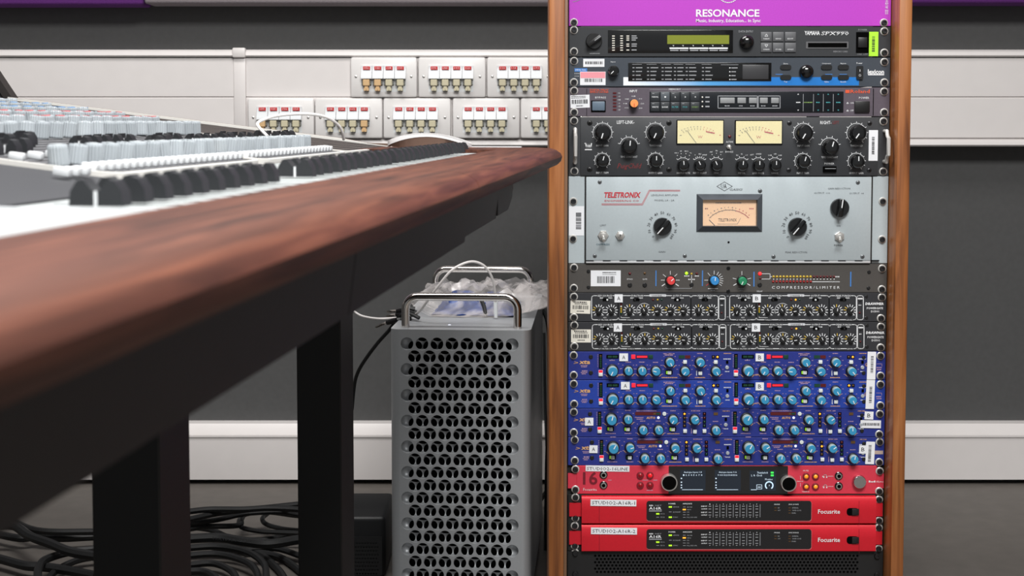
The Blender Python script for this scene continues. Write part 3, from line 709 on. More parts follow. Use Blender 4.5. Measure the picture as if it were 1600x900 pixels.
u.txt('TELETRONIX', 582, 196, 50, M['red_ink'], w=325, bold=.035, shear=.18, res=2); u.txt('ENGINEERING CO', 578, 248, 15, M['red_ink'], w=305)
for d in (0, 9): u.line([(400, 276 + d), (758 + d * .6, 276 + d), (822 + d * .6, 153 + d), (1097, 153 + d)], 3.5, M['red_ink'])
u.txt('LEVELING AMPLIFIER', 960, 198, 15, IG, w=240); u.txt('MODEL LA - 2A', 958, 244, 15, IG, w=175)
u.txt('LIMIT', 412, 467, 15, IG, w=54); u.txt('COMPRESS', 410, 637, 16, mat('teal_print', (58, 96, 112), .6), w=120)
u.knob('toggle_switch', 'toggle', 412, 558, 48, [M['steel']], 0); u.knob('toggle_switch', 'toggle', 563, 558, 42, [M['steel']], 180)
def la_knob(c, x, y, r, R, ang):
    u.use(c); u.knob('control_knob', 'bar', x, y, r, [M['gloss'], W_], ang)
    for i in range(11):
        a = math.radians(-137 + 27.4 * i); u.txt(str(i * 10), x + R * math.sin(a), y - R * math.cos(a), 25, IK, rot=-math.degrees(a) if 2 < i < 8 else -math.degrees(a) * .85, bold=.0)
la_knob(Lt, 940, 478, 82, 122, 222); u.txt('GAIN', 935, 703, 15, IG, w=60)
u.line([(1425, 120), (1493, 80), (1563, 120), (1493, 160)], 3.5, IK, closed=True); u.txt('UA', 1487, 118, 40, IK, w=50, bold=-.0)
u.use(Rt); u.txt('CLASSICS', 103, 138, 17, IK, w=105, shear=.25)
u.use(PX)
xa, za = u.w(1087.9, 303); xb, zb = u.w(1189.8, 362); xc_, zc_ = u.w(1097.3, 312.2); xd, zd = u.w(1179.8, 351.8)
b = MB(); y0 = -.0005; y1 = -.0095
vs = [(xa, y0, za), (xb, y0, za), (xb, y0, zb), (xa, y0, zb), (xc_ - .0008, y1, zc_ + .0008), (xd + .0008, y1, zc_ + .0008), (xd + .0008, y1, zd - .0008), (xc_ - .0008, y1, zd - .0008), (xc_, -.002, zc_), (xd, -.002, zc_), (xd, -.002, zd), (xc_, -.002, zd)]
fs = [(i, (i + 1) % 4, 4 + (i + 1) % 4, 4 + i) for i in range(4)] + [(4 + i, 4 + (i + 1) % 4, 8 + (i + 1) % 4, 8 + i) for i in range(4)] + [(0, 3, 2, 1)]
b.add(vs, fs); mt = b.build('needle_meter', mat('bezel_grey', (66, 70, 76), .4), u.t, (0, YR - u.lift, 0), smooth=False)
u.box('dial_face', 1097, 312, 1180, 352, .0012, mat('meter_peach', (240, 196, 152), .5, emit=.06), base=.002, parent=mt)
keep = u.lift; u.lift += .0032
u.arc(1138, 371, 43.5, -45, 14, .7, IK, 14); u.arc(1138, 371, 43.5, 14, 45, 1.0, M['red_ink'], 8)
for i in range(13):
    a = math.radians(-42 + i * 7); m_ = IG if i < 9 else M['red_ink']
    u.ticks(1138, 371, 43.5, 45.3 if i % 2 else 42, (-42 + i * 7,), .5, m_); u.greek(1138 + 47.5 * math.sin(a), 371 - 47.5 * math.cos(a), 3, 1.4, m_)
u.greek(1104, 325.5, 7, 1.8, M['dkred']); u.greek(1173, 325.5, 7, 1.8, M['red_ink']); u.greek(1137, 316.6, 40, 1.4, IG)
u.txt('TELETRONIX', 1135.5, 343, 4.8, IK, w=28.5); u.line([(1107, 343), (1115.5, 351.6)], .9, IK); u.line([(1120, 349.4), (1151, 349.4), (1156, 340)], .5, IG)
u.lift = keep; u.box('meter_glass', 1097, 312, 1180, 352, .0004, glass, base=.0036, parent=mt)
u.use(Lt); u.knob('pilot_hole', 'led', 1530, 618, 10, [M['void']])
u.use(Rt)
for q in ((303, 150), (1117, 80), (415, 697), (1155, 697)): u.knob('panel_screw', 'cross', *q, 18, [MATS['screw_grey'], IK])
la_knob(Rt, 612, 448, 78, 115, 220); u.txt('PEAK REDUCTION', 603, 660, 15, IG, w=180)
u.use(Rt); u.knob('selector_knob', 'bar', 963, 290, 78, [M['gloss'], W_], 8)
u.txt('GAIN REDUCTION', 960, 130, 14, IG, w=185); u.txt('OUTPUT  +10', 818, 168, 14, IG, w=130); u.txt('OUTPUT  +4', 1105, 170, 14, IG, w=118); u.txt('ON', 955, 440, 16, IG, w=32); u.txt('POWER', 955, 602, 15, IK, w=72)
u.knob('toggle_switch', 'toggle', 962, 530, 44, [M['steel']], 25)
u.lift = 0; u.use(Lt); u.sticker(108, 298, 243, 560, code=(170, 352, 218, 503), vertical=True)
u.finish()

# --- compressor / limiter
u = Unit('compressor_limiter', 'dark brown compressor with red, blue and green knobs', 'rack unit', 412.2, 457, mat('unit_umber', (70, 67, 64), .6, noise=.06, nscale=300))
u.scr4((896.8, 418), (896.6, 450), (1378, 419.6), (1377.6, 452)); L4, R4 = LC(405), RC(405)
u.use(L4)
for q in ((283, 108), (283, 250), (1533, 80), (1530, 288)): u.knob('panel_screw', 'button', *q, 16, [M['black']])
u.sticker(303, 100, 570, 241, code=(360, 152, 514, 213), text=[('~', 468, 119, 9, 120), ('~', 468, 136, 5, 120)])
u.led(652, 128, 13, M['led_dkred']); u.led(785, 125, 12, M['led_dkamber']); u.txt('BYPASS', 652, 178, 12, W_, w=50); u.txt('SLAVE', 786, 178, 12, W_, w=40)
for x in (652, 785): u.knob('push_button', 'button', x, 230, 20, [M['black']])
for x in (885, 1300): u.bar(x - 4, 100, x + 4, 240, M['blue_ink'])
KB = M['black']
u.two(1013, 187, 46, KB, mat('cap_red', (214, 62, 62), .45), 45, 'colour_knob'); u.ticks(1013, 187, 50, 82, (-90, -52, 0, 48, 90), 4, W_); u.ticks(1013, 187, 58, 90, (-125, 125), 7, W_)
u.led(1158, 126, 15, M['led_green']); u.led(1203, 130, 10, M['led_yellow']); u.led(1250, 128, 12, M['led_dkred'])
u.line([(1203, 140), (1203, 208)], 4, W_); u.greek(1160, 150, 44, 9, W_); u.greek(1250, 150, 36, 9, W_); u.greek(1203, 180, 60, 9, W_); u.knob('push_button', 'button', 1203, 228, 18, [M['black']]); u.line([(975, 250), (975, 260), (1203, 260), (1203, 248)], 4, DW)
u.two(1402, 187, 48, KB, mat('cap_blue', (48, 132, 196), .45), 5, 'colour_knob'); u.ticks(1402, 187, 52, 84, (-90, -40, 2, 30, 48, 65, 80, 95, 110, 125), 4, W_); u.greek(1395, 262, 90, 8, W_); u.greek(1395, 278, 40, 8, DW); u.ticks(1402, 187, 58, 84, (-125,), 5, M['red_ink'])
u.use(R4)
for q in ((42, 75), (42, 265), (1215, 107), (1210, 240)): u.knob('panel_screw', 'button', *q, 15, [M['black']])
u.two(155, 178, 44, KB, mat('cap_green', (34, 128, 88), .45), 205, 'colour_knob'); u.ticks(155, 178, 48, 78, (-75, 0, 75), 4, W_); u.ticks(155, 178, 52, 80, (-120, 120), 6, W_); u.greek(150, 245, 44, 7, DW); u.greek(150, 258, 28, 7, DW)
for x in (256, 1062): u.bar(x - 4, 105, x + 4, 228, M['blue_ink'])
u.led(306, 121, 16, M['led_red']); u.led(308, 160, 10, M['led_dkred']); u.line([(322, 121), (390, 121), (390, 165), (322, 165)], 4, W_); u.line([(390, 145), (406, 145)], 4, W_); u.knob('push_button', 'button', 304, 213, 18, [M['black']]); u.txt('DELAY', 304, 267, 12, W_, w=46)
for i in range(19):
    u.led(420 + i * 28, 146, 11, M['led_yellow'] if i < 12 else M['led_dkred'])
    if i < 19: u.bar(416 + i * 28, 162, 424 + i * 28, 170, W_)
for i in range(12): u.led(416 + i * 28.5, 187, 11, mat('led_red_mid', (140, 26, 26), .3))
u.line([(742, 188), (970, 188)], 5, W_); u.greek(925, 188, 90, 9, W_); u.greek(950, 146, 34, 9, W_)
u.txt('C O M P R E S S O R / L I M I T E R', 688, 235, 22, W_, w=565, res=2)
u.finish()

# --- two gates
mg = mat('unit_gate', (42, 43, 47), .5, noise=.05, nscale=250)
for n, (y0, y1, dx, dy, lb) in enumerate(((457.6, 502.6, 0, 0, 'upper black dual noise gate with white outlined sections'), (503.4, 548.6, 1.0, 45.2, 'lower black dual noise gate directly above the blue units'))):
    u = Unit('noise_gate', lb, 'rack unit', y0, y1, mg, 'black noise gates in the rack')
    if n == 0: u.scr4((896.7, 463.6), (896.7, 495.7), (1377.6, 464.6), (1376.2, 497.2))
    else: u.scr4((897.4, 508), (897.4, 541), (1376.2, 510.4), (1375.8, 543))
    for ch in range(2):
        c = Crop(870 + dx + 215.7 * ch, 405 + dy, 5.714); u.use(c)
        for x0, x1, r in ((311, 548, 20), (548, 1198, 20), (1198, 1441, 20), (1446, 1504, 18)):
            hw = u.w(x0, 325), u.w(x1, 540)
            pts = round_rect(x0, x1, 325, 540, r, 3); u.line(pts, 6, W_, closed=True)
        for x, ww, s1 in ((428, 125, 'KEY SOURCE'), (718, 104, 'FUNCTION'), (1074, 80, 'OUTPUT'), (1322, 130, 'PEAK PUNCH')):
            u.bar(x - ww / 2 - 6, 320, x + ww / 2 + 6, 331, mg, 1); u.txt(s1, x, 326, 17, W_, w=ww, bold=.01, layer=3)
        u.rbox('channel_badge', 825, 313, 978, 334, 9, .0006, mat('badge_grey', (206, 208, 212), .5)); u.lift = .0006; u.txt('CHANNEL %d' % (ch + 1), 902, 324, 14, M['ink'], w=112, layer=1); u.lift = 0
        for x, ww, s1 in ((430, 120, 'LF FILTER HF'), (655, 60, 'THRESH'), (785, 70, 'ATTACK'), (902, 50, 'HOLD'), (1020, 60, 'DECAY'), (1135, 62, 'RANGE'), (1265, 46, 'TUNE'), (1380, 56, 'LEVEL')):
            u.bar(x - ww / 2 - 4, 536, x + ww / 2 + 4, 545, mg, 1); u.txt(s1, x, 541, 11, W_, w=ww, layer=3)
        u.txt('KEY', 430, 521, 10, W_, w=30)
        for x, a in ((438, 40), (710, -40), (1076, 0), (1322, 20)):
            u.box('slide_switch', x - 28, 348, x + 28, 370, .0015, M['void']); u.knob('switch_lever', 'button', x + a * .3, 362, 9, [M['cream'] if x in (438, 1076) else M['black']], base=.0015)
            u.greek(x - 38, 346, 30, 9, W_); u.greek(x + 40, 346, 34, 9, W_)
        for i, x in enumerate((375, 487, 650, 780, 900, 1017, 1132, 1265, 1385)):
            y = 460; ang = (25, -35, 0, -25, -100, -95, -85, 0, -80)[i] if ch == 0 else (200, 150, -15, -35, -100, 145, -25, 5, 45)[i]
            u.knob('rotary_knob', 'small', x, y, 29, [M['black'], W_], ang)
            for a in range(-135, 136, 27):
                m = M['yellow_ink'] if (i in (0, 4, 5, 6, 8) and -95 < a < -30) or (i in (2, 3, 7) and abs(a) < 15) else W_
                u.ticks(x, y, 36, 56, (a,), 6.5, m)
            if i == 3: u.arc(x, y, 66, -110, 40, 4, W_)
            u.greek(x - 30, y + 40, 14, 8, DW); u.greek(x + 30, y + 40, 14, 8, DW)
        u.led(860, 362, 10, M['led_dkred']); u.led(900, 362, 9, M['led_amber'] if ch else M['led_yellow']); u.led(936, 362, 9, M['led_dkgreen'])
        u.box('level_meter', 566, 390, 582, 494, .0006, M['void'])
        for q, m in ((402, 'led_dkred'), (420, 'led_pale'), (438, 'led_yellow'), (454, 'led_yellow'), (470, 'led_yellow'), (486, 'led_dkgreen')): u.bar(568, q - 6, 580, q + 6, M[m], 5)
        u.line([(574, 512), (574, 522), (650, 522)], 3, W_)
        u.knob('slide_button', 'button', 1475, 374, 10, [M['black']]); u.bar(1455, 346, 1497, 358, W_); u.greek(1473, 410, 24, 8, W_); u.led(1472, 478, 9, M['led_dkred'])
        u.sticker(515, 313, 588, 385, name='channel_label', text=[('AB'[ch], 552, 349, 34, 30)], base=.0006) if n == 0 else u.sticker(502, 314, 576, 388, name='channel_label', text=[('AB'[ch], 539, 350, 34, 30)], base=.0006)
        for y in (329, 515): u.bar(1517, y - 3, 1534, y + 3, DW); 
    u.use(Crop(1130 + dx, 405 + dy, 5.3333))
    for y in (310, 488): u.knob('panel_screw', 'button', 1193, y, 13, [M['black']])
    u.txt('DRAWMER', 1262, 371, 22, W_, w=155, bold=.04, shear=.1); u.txt('POWERGATE', 1264, 408, 18, W_, w=136, bold=.02); u.txt('DS501', 1264, 435, 17, W_, w=66, bold=.01)
    u.use(Crop(870 + dx, 405 + dy, 5.714)); u.sticker(122, 369, 299, 485, rot=1.5 if n == 0 else 0, code=(140, 412, 284, 446), text=[('~', 205, 384, 12, 110), ('~', 212, 399, 8, 110), ('~', 210, 464, 9, 60)], m=mat('sticker_cream', (226, 222, 210), .5))
    u.finish()

# --- four blue dynamics units
mb1 = mat('unit_blue', (32, 46, 128), .42, noise=.06, nscale=200); mb2 = mat('unit_blue_bright', (30, 60, 154), .42, noise=.06, nscale=200)
mskirt = mat('knob_navy', (12, 16, 30), .45); mcap = mat('knob_cyan', (50, 140, 182), .4); mkey = mat('key_ivory', (214, 220, 218), .4)
PK, GO = M['pink_ink'], M['gold_ink']; LG = mat('led_lime', (150, 210, 60), .3, emit=.35); LR2 = mat('led_scarlet', (236, 34, 52), .3, emit=.6)
def blue_unit(n, kind, y0, y1, dx, dy, m, lb, scr, angs, grp):
    u = Unit('dynamics_unit', lb, 'rack unit', y0, y1, m, grp); u.scr4(*scr)
    b0 = 540 if kind == 1 else 630
    u.use(Crop(870 + dx, b0 + dy, 5.714))
    ly = 148 if kind == 1 else 145
    u.txt('xta', 250, ly, 34, GO, w=98, bold=.03, shear=.2, res=2); u.txt('>', 172, ly + 4, 22, GO, w=36, shear=.3)
    for q in ((243, 178, 60), (243, 190, 50), (248, 226, 48), (243, 240, 56), (243, 252, 40)): u.greek(*q, 7 if q[1] != 226 else 10, PK)
    sy = (100, 242) if kind == 1 else (95, 233)
    for y in sy: u.knob('panel_screw', 'button', 304 if kind == 1 else 297, y, 19, [M['black']])
    for ch in range(2):
        c = Crop(870 + dx + 211.4 * ch, b0 + dy, 5.714); u.use(c)
        mx = 391 if kind == 1 else 382
        u.box('level_meter', mx - 15, 74, mx + 15, 203, .0008, M['void'])
        for i in range(7): u.bar(mx - 8, 84 + i * 16.5, mx + 8, 96 + i * 16.5, M['led_dkamber'] if i == 0 else M['led_dkgreen'], 7)
        for i in range(8): u.bar(mx - 28, 80 + i * 15, mx - 20, 84 + i * 15, PK)
        ty = 218 if kind == 1 else 212
        u.box('bypass_frame', mx - 19, ty, mx + 19, ty + 54, .0005, M['white']); u.box('bypass_cap', mx - 17, ty + 1, mx + 17, ty + 22, .002, LR2, bevel=.0004); u.box('bypass_key', mx - 17, ty + 23, mx + 17, ty + 53, .003, mkey, bevel=.0006)
        A = angs[ch]
        def kn(i, x, y, r):
            k = u.two(x, y, r, mskirt, mcap, A[i])
            for s_ in (-1, 1):
                t = math.radians(180 + s_ * 42); u.line([(x + r * 1.28 * math.sin(t) - s_ * 10, y - r * 1.28 * math.cos(t) - 10), (x + r * 1.28 * math.sin(t) + s_ * 8, y - r * 1.28 * math.cos(t) + 8)], 5, GO)
            for a in (-120, -80, -45, 45, 80, 120): t = math.radians(a); u.greek(x + r * 1.45 * math.sin(t), y - r * 1.4 * math.cos(t), 12, 5, PK)
            u.greek(x, y - r * 1.55, 48, 7, PK)
        def key(x, y, green=True, frame=True):
            if frame: u.rbox('key_frame', x - 34, y - 21, x + 30, y + 21, 10, .0006, M['void'])
            if green is not None: u.box('key_light', x - 27, y - 13, x - 13, y + 13, .0014, LG if green else M['led_dkgreen'])
            u.box('square_key', x - 15, y - 15, x + 18, y + 16, .0032, mkey, bevel=.0006)
        def led(x, y, m): u.box('indicator_light', x - 14, y - 14, x + 14, y + 14, .0008, M['void']); u.led(x, y, 11, M[m])
        if kind == 1:
            u.box('meter_window', 443, 82, 552, 114, .0008, M['void']); u.bar(455, 89, 490, 107, M['led_dkgreen'], 6); u.bar(496, 89, 540, 107, M['led_dkgreen'], 6); u.greek(494, 128, 10, 8, W_)
            u.box('peak_light', 665, 80, 700, 117, .0016, LR2, bevel=.0004); u.box('reduction_meter', 706, 85, 812, 112, .0008, M['led_dkred']); u.bar(714, 90, 806, 107, LR2, 6); u.box('meter_cap', 818, 82, 858, 116, .0014, M['led_dkgreen'], bevel=.0004)
            for i, (x, y, r) in enumerate(((495, 218, 56), (638, 220, 47), (760, 220, 47), (883, 222, 47), (1007, 143, 47), (1142, 223, 47), (1277, 143, 47), (1417, 223, 47))): kn(i, x, y, r)
            key(1003, 239); key(1142, 144, None, False); key(1278, 245, None, False); key(1416, 145, None, False)
            u.line([(1248, 225), (1248, 265)], 6, W_)
            u.box('meter_window', 1089, 86, 1140, 114, .0008, M['led_dkgreen']); u.box('meter_window', 1144, 86, 1192, 114, .0008, M['led_dkred'])
            led(1398, 101, 'led_amber' if n == 1 else 'led_dkamber'); led(1434, 101, 'led_dkamber' if n == 1 else 'led_amber')
            for x, y, ww in ((1000, 72, 100), (1000, 84, 70), (1005, 285, 140), (1278, 285, 90), (565, 262, 44)): u.greek(x, y, ww, 8, GO if y in (262, 285) else PK)
        else:
            u.box('reduction_meter', 700, 78, 928, 106, .0008, M['led_dkred']); u.bar(862, 84, 882, 101, M['led_dkamber'], 6); u.bar(886, 84, 920, 101, M['led_dkgreen'], 6)
            for i, (x, y, r) in enumerate(((485, 137, 57), (635, 137, 47), (768, 232, 47), (908, 232, 47), (1037, 140, 47), (1228, 140, 47), (1417, 235, 47))): kn(i, x, y, r)
            u.knob('round_key', 'button', 960, 95, 18, [mkey]); u.txt('AUTO', 840, 130, 22, GO, w=80, bold=.03); u.led(907, 130, 12, M['led_white'])
            key(480, 228, True); key(632, 230, n == 2); key(1035, 231, True); key(1142, 246, None, False); key(1230, 251, None, False); key(1315, 246, None, False)
            u.line([(1202, 225), (1202, 268)], 5, PK)
            for i, y in enumerate((95, 131, 166, 201)):
                led(1140, y, 'led_amber' if i == (1 if (n == 3 and ch == 1) else 0) else 'led_dkamber'); led(1318, y, 'led_dkred' if i == 0 else ('led_dkgreen' if i > 1 else 'led_dkred'))
            u.box('indicator_light', 1400, 82, 1438, 106, .0008, M['led_dkamber'])
            for x, y, ww in ((1240, 68, 80), (1510, 68, 60), (740, 128, 70), (740, 142, 56), (480, 270, 90), (635, 270, 60), (1040, 272, 110), (800, 68, 180)): u.greek(x, y, ww, 7, GO if y == 272 else PK)
        gx = 1520 if kind == 1 else 1508; gy = 195 if kind == 1 else 192
        u.box('slide_switch', gx - 9, gy - 62, gx + 11, gy - 35, .001, M['void']); u.knob('round_key', 'button', gx, gy, 17, [mat('key_silver', (176, 182, 190), .35, .3)])
        u.greek(gx, gy - 76, 64, 8, W_); u.greek(gx + 2, gy + 36, 40, 7, W_); u.greek(gx + 4, 70, 66, 7, GO)
    u.use(Crop(1130 + dx, b0 + dy, 5.3333))
    for y in ((98, 228) if kind == 1 else (100, 230)): u.knob('panel_screw', 'button', 1170 if kind == 1 else 1156, y, 16, [M['black']])
    return u
sc1 = ((896.3, 555), (896.4, 586), (1375.6, 556), (1375.6, 587)); sc2 = ((896.4, 599.5), (897, 631), (1375.5, 600.5), (1375.3, 633.4))
sc3 = ((896.6, 643.6), (896.5, 675.5), (1374.5, 646.5), (1373.5, 678.4)); sc4 = ((898, 687), (898, 719.3), (1374.3, 690.4), (1373.5, 722))
g1 = 'blue dynamics units in the rack'
u = blue_unit(0, 1, 549.4, 593.6, 0, 0, mb1, 'topmost blue dynamics unit with red meters, directly under the black gates', sc1, ((205, 0, 0, 285, 155, 218, 215, 152), (205, 210, 212, 275, 160, 245, 215, 140)), g1)
LA5 = LC(540); RA5 = RC(540)
def chan(u, c, x0, y0, x1, y1, ch, rot=0): u.use(c); u.sticker(x0, y0, x1, y1, rot, name='channel_label', text=[(ch, (x0 + x1) / 2, (y0 + y1) / 2, 33, 28)], base=.0012)
chan(u, LA5, 558, 68, 635, 137, 'A'); chan(u, RA5, 269, 64, 337, 129, 'B'); u.use(RA5); u.sticker(1200, 50, 1268, 281, 1, code=(1228, 85, 1248, 225), vertical=True, base=.001)
u.txt('G', 1190, 158, 30, GO, w=18); u.greek(1300, 183, 44, 9, PK); u.greek(1300, 200, 40, 9, PK); u.line([(1278, 152), (1322, 152), (1322, 172)], 3, PK); u.finish()
u = blue_unit(1, 1, 594.3, 638, .4, 44.6, mb2, 'second blue dynamics unit from the top, brighter blue with red meters', sc2, ((210, 0, 0, 300, 15, 155, 160, 152), (210, 5, 5, 300, 15, 195, 150, 155)), g1)
chan(u, LA5, 572, 322, 650, 390, 'A'); chan(u, RA5, 269, 305, 337, 372, 'B'); u.use(RA5); u.sticker(1190, 285, 1257, 526, 1.5, code=(1216, 335, 1236, 475), vertical=True, base=.001)
u.txt('G', 1183, 405, 30, GO, w=18); u.greek(1296, 425, 44, 9, PK); u.greek(1298, 442, 40, 9, PK); u.line([(1275, 395), (1320, 395), (1320, 415)], 3, PK); u.finish()
u = blue_unit(2, 2, 638.7, 682.8, 0, 0, mb1, 'third blue dynamics unit from the top, marked AUTO with a horizontal barcode', sc3, ((15, 0, 10, -15, 210, 55, 0), (25, 0, 5, -15, 205, 55, 0)), g1)
LA6 = LC(630); RA6 = RC(630)
chan(u, LA6, 251, 128, 326, 198, 'A'); chan(u, RA6, 1176, 68, 1249, 133, 'B', 2); u.use(RA6); u.sticker(1143, 141, 1312, 206, 1, code=(1160, 163, 1302, 185), base=.001); u.finish()
u = blue_unit(3, 2, 683.5, 727.2, 3, 44.3, mb1, 'lowest blue dynamics unit, marked AUTO and sitting above the red interface', sc4, ((28, 70, 15, -12, 235, 62, 0), (25, 55, 10, -15, 205, 55, 10)), g1)
chan(u, LA6, 290, 374, 364, 443, 'A', 1); u.use(RA6); u.sticker(1187, 319, 1258, 506, 2, code=(1208, 345, 1230, 485), vertical=True, base=.001); chan(u, RA6, 1131, 350, 1195, 417, 'B', 1); u.use(RA6); u.box('worn_patch', 1260, 395, 1332, 425, .0003, mat('patch_grey', (180, 160, 150), .6)); u.finish()

# --- red interface with screens
mred = mat('unit_red', (222, 62, 82), .36, .25, noise=.03, nscale=300); mred2 = mat('unit_red_deep', (206, 28, 44), .34, .25, noise=.03, nscale=300)
u = Unit('audio_interface', 'red audio interface with a black screen strip and two ringed black knobs', 'rack unit', 727.6, 771.8, mred, xl=XL + .013, xr=XR - .0105)
Lq, Rq = LC(720), RC(720)
u.use(PX); ear = mred
for sx in (0, 1):
    b = MB(); x0, x1 = ((XL, XL + .013) if sx == 0 else (XR - .0105, XR)); b.box(x0, x1, YR, YR + .004, P(0, 763, YR).z, P(0, 740, YR).z); b.build('mounting_ear', mred, u.t)
u.scr4((899, 733), (899, 764.6), (1374.3, 736), (1373.5, 767.4))
u.use(PX); u.box('screen_panel', 1045, 728, 1230.5, 771.4, .0012, mat('screen_gloss', (20, 21, 23), .18, coat=.4))
u.use(Lq); u.txt('16', 298, 155, 118, mat('deep_red_print', (112, 16, 34), .5), w=130, bold=.02, res=3); u.txt('Focusrite', 296, 255, 24, W_, w=120)
for y in (125, 217): u.knob('input_jack', 'jack', 417, y, 36, [M['gloss'], M['chrome'], M['void']])
mr = mat('button_red', (150, 16, 26), .25); mr_on = mat('button_red_on', (232, 24, 32), .25, emit=.3)
for x, y, m in ((745, 128, mr), (832, 128, mr_on), (745, 216, mr), (832, 216, mr)):
    u.knob('lamp_collar', 'skirt', x, y, 32, [mat('collar_red', (120, 20, 34), .5)]); u.knob('lamp_button', 'led', x, y, 28, [m])
for q in ((475, 172, 30), (790, 172, 50), (880, 172, 40), (830, 263, 56)): u.greek(*q, 7, M['pink_ink'])
u.lift = .0012; u.knob('ringed_knob', 'ring', 998, 183, 75, [M['steel'], M['void']])
u.use(Rq); u.knob('ringed_knob', 'ring', 537, 180, 66, [M['steel'], M['void']]); u.lift = 0
scr = mat('screen_lit', (26, 34, 44), .2, emit=.35); CY = mat('screen_text', (190, 208, 224), .4, emit=.7)
u.use(PX); u.lift = .0012
for k, (x0, x1, tt, n0) in enumerate(((1062.5, 1102, 'Analogue Inputs 1-8', 1), (1116.5, 1157, 'Analogue Inputs 9-16', 9))):
    u.box('display_screen', x0, 734, x1, 766.5, .0003, scr); u.lift = .0015
    u.txt(tt, (x0 + x1) / 2, 737.6, 3, CY, w=28)
    for i in range(8): u.txt(str(n0 + i), x0 + 5.5 + i * 4.0, 741.8, 2.4, CY, w=2 if n0 + i < 10 else 3)
    for q in (747, 753, 757.5, 761.5): u.bar(x0 + 1, q - .8, x0 + 3, q + .8, CY)
    u.bar(x0 + 3, 764.3, x1 - 4, 764.9, CY); u.lift = .0012
u.box('display_screen', 1171, 735, 1212, 766.5, .0003, scr); u.lift = .0015
u.txt('Thunderbolt', 1191, 738, 3, CY, w=17); u.txt('L  R  Clock', 1182, 742.3, 3, CY, w=17)
for q in (738, 742.3): u.bar(1204, q - 1.4, 1208.5, q + 1.4, mat('screen_green', (60, 220, 80), .4, emit=.8))
u.txt('Monitor', 1201, 748.4, 2.8, CY, w=12); u.arc(1201.5, 758, 5.8, -140, 140, 1.8, CY, 20); u.txt('0', 1201.5, 758, 2.6, CY); u.line([(1182, 757), (1190, 757), (1190, 763.5), (1182, 763.5)], .6, CY, closed=True); u.bar(1173, 764.3, 1182, 765, CY); u.bar(1183.5, 760, 1188.5, 761, CY)
u.lift = 0; u.use(Rq)
mo = mat('button_orange', (250, 160, 40), .3, emit=.25)
for x in (690, 768):
    for y in (128, 213): u.knob('lamp_collar', 'skirt', x, y, 29, [MATS['collar_red']]); u.knob('lamp_button', 'led', x, y, 25, [mo])
u.txt('MUTE', 688, 82, 12, W_, w=44); u.txt('TALKBACK', 686, 256, 11, W_, w=64); u.txt('MONITOR', 640, 171, 9, W_, w=50); u.line([(643, 125), (643, 155)], 2, W_); u.line([(643, 185), (643, 215)], 2, W_)
for y, s1 in ((128, '1'), (213, '2')):
    u.arc(850, y, 13, -95, 95, 4, W_, 12); u.bar(834, y, 842, y + 14, W_); u.bar(858, y, 866, y + 14, W_); u.txt(s1, 828, y + 2, 10, W_, w=5); u.line([(872, y), (916, y)], 2.5, W_)
    u.knob('phones_jack', 'jack', 962, y - 3, 34, [M['gloss'], M['chrome'], M['void']])
u.knob('volume_knob', 'silver', 1130, 170, 56, [mat('brushed_alu', (190, 190, 190), .25, 1.0)])
u.txt('Red', 1238, 172, 16, W_, w=52, bold=.05); u.txt('16Line', 1300, 172, 15, W_, w=70)
u.use(Lq); u.sticker(257, 42, 648, 94, .8, name='name_label', text=[('STUDIO2-16LINE', 452, 70, 28, 372)], base=.0004); u.finish()

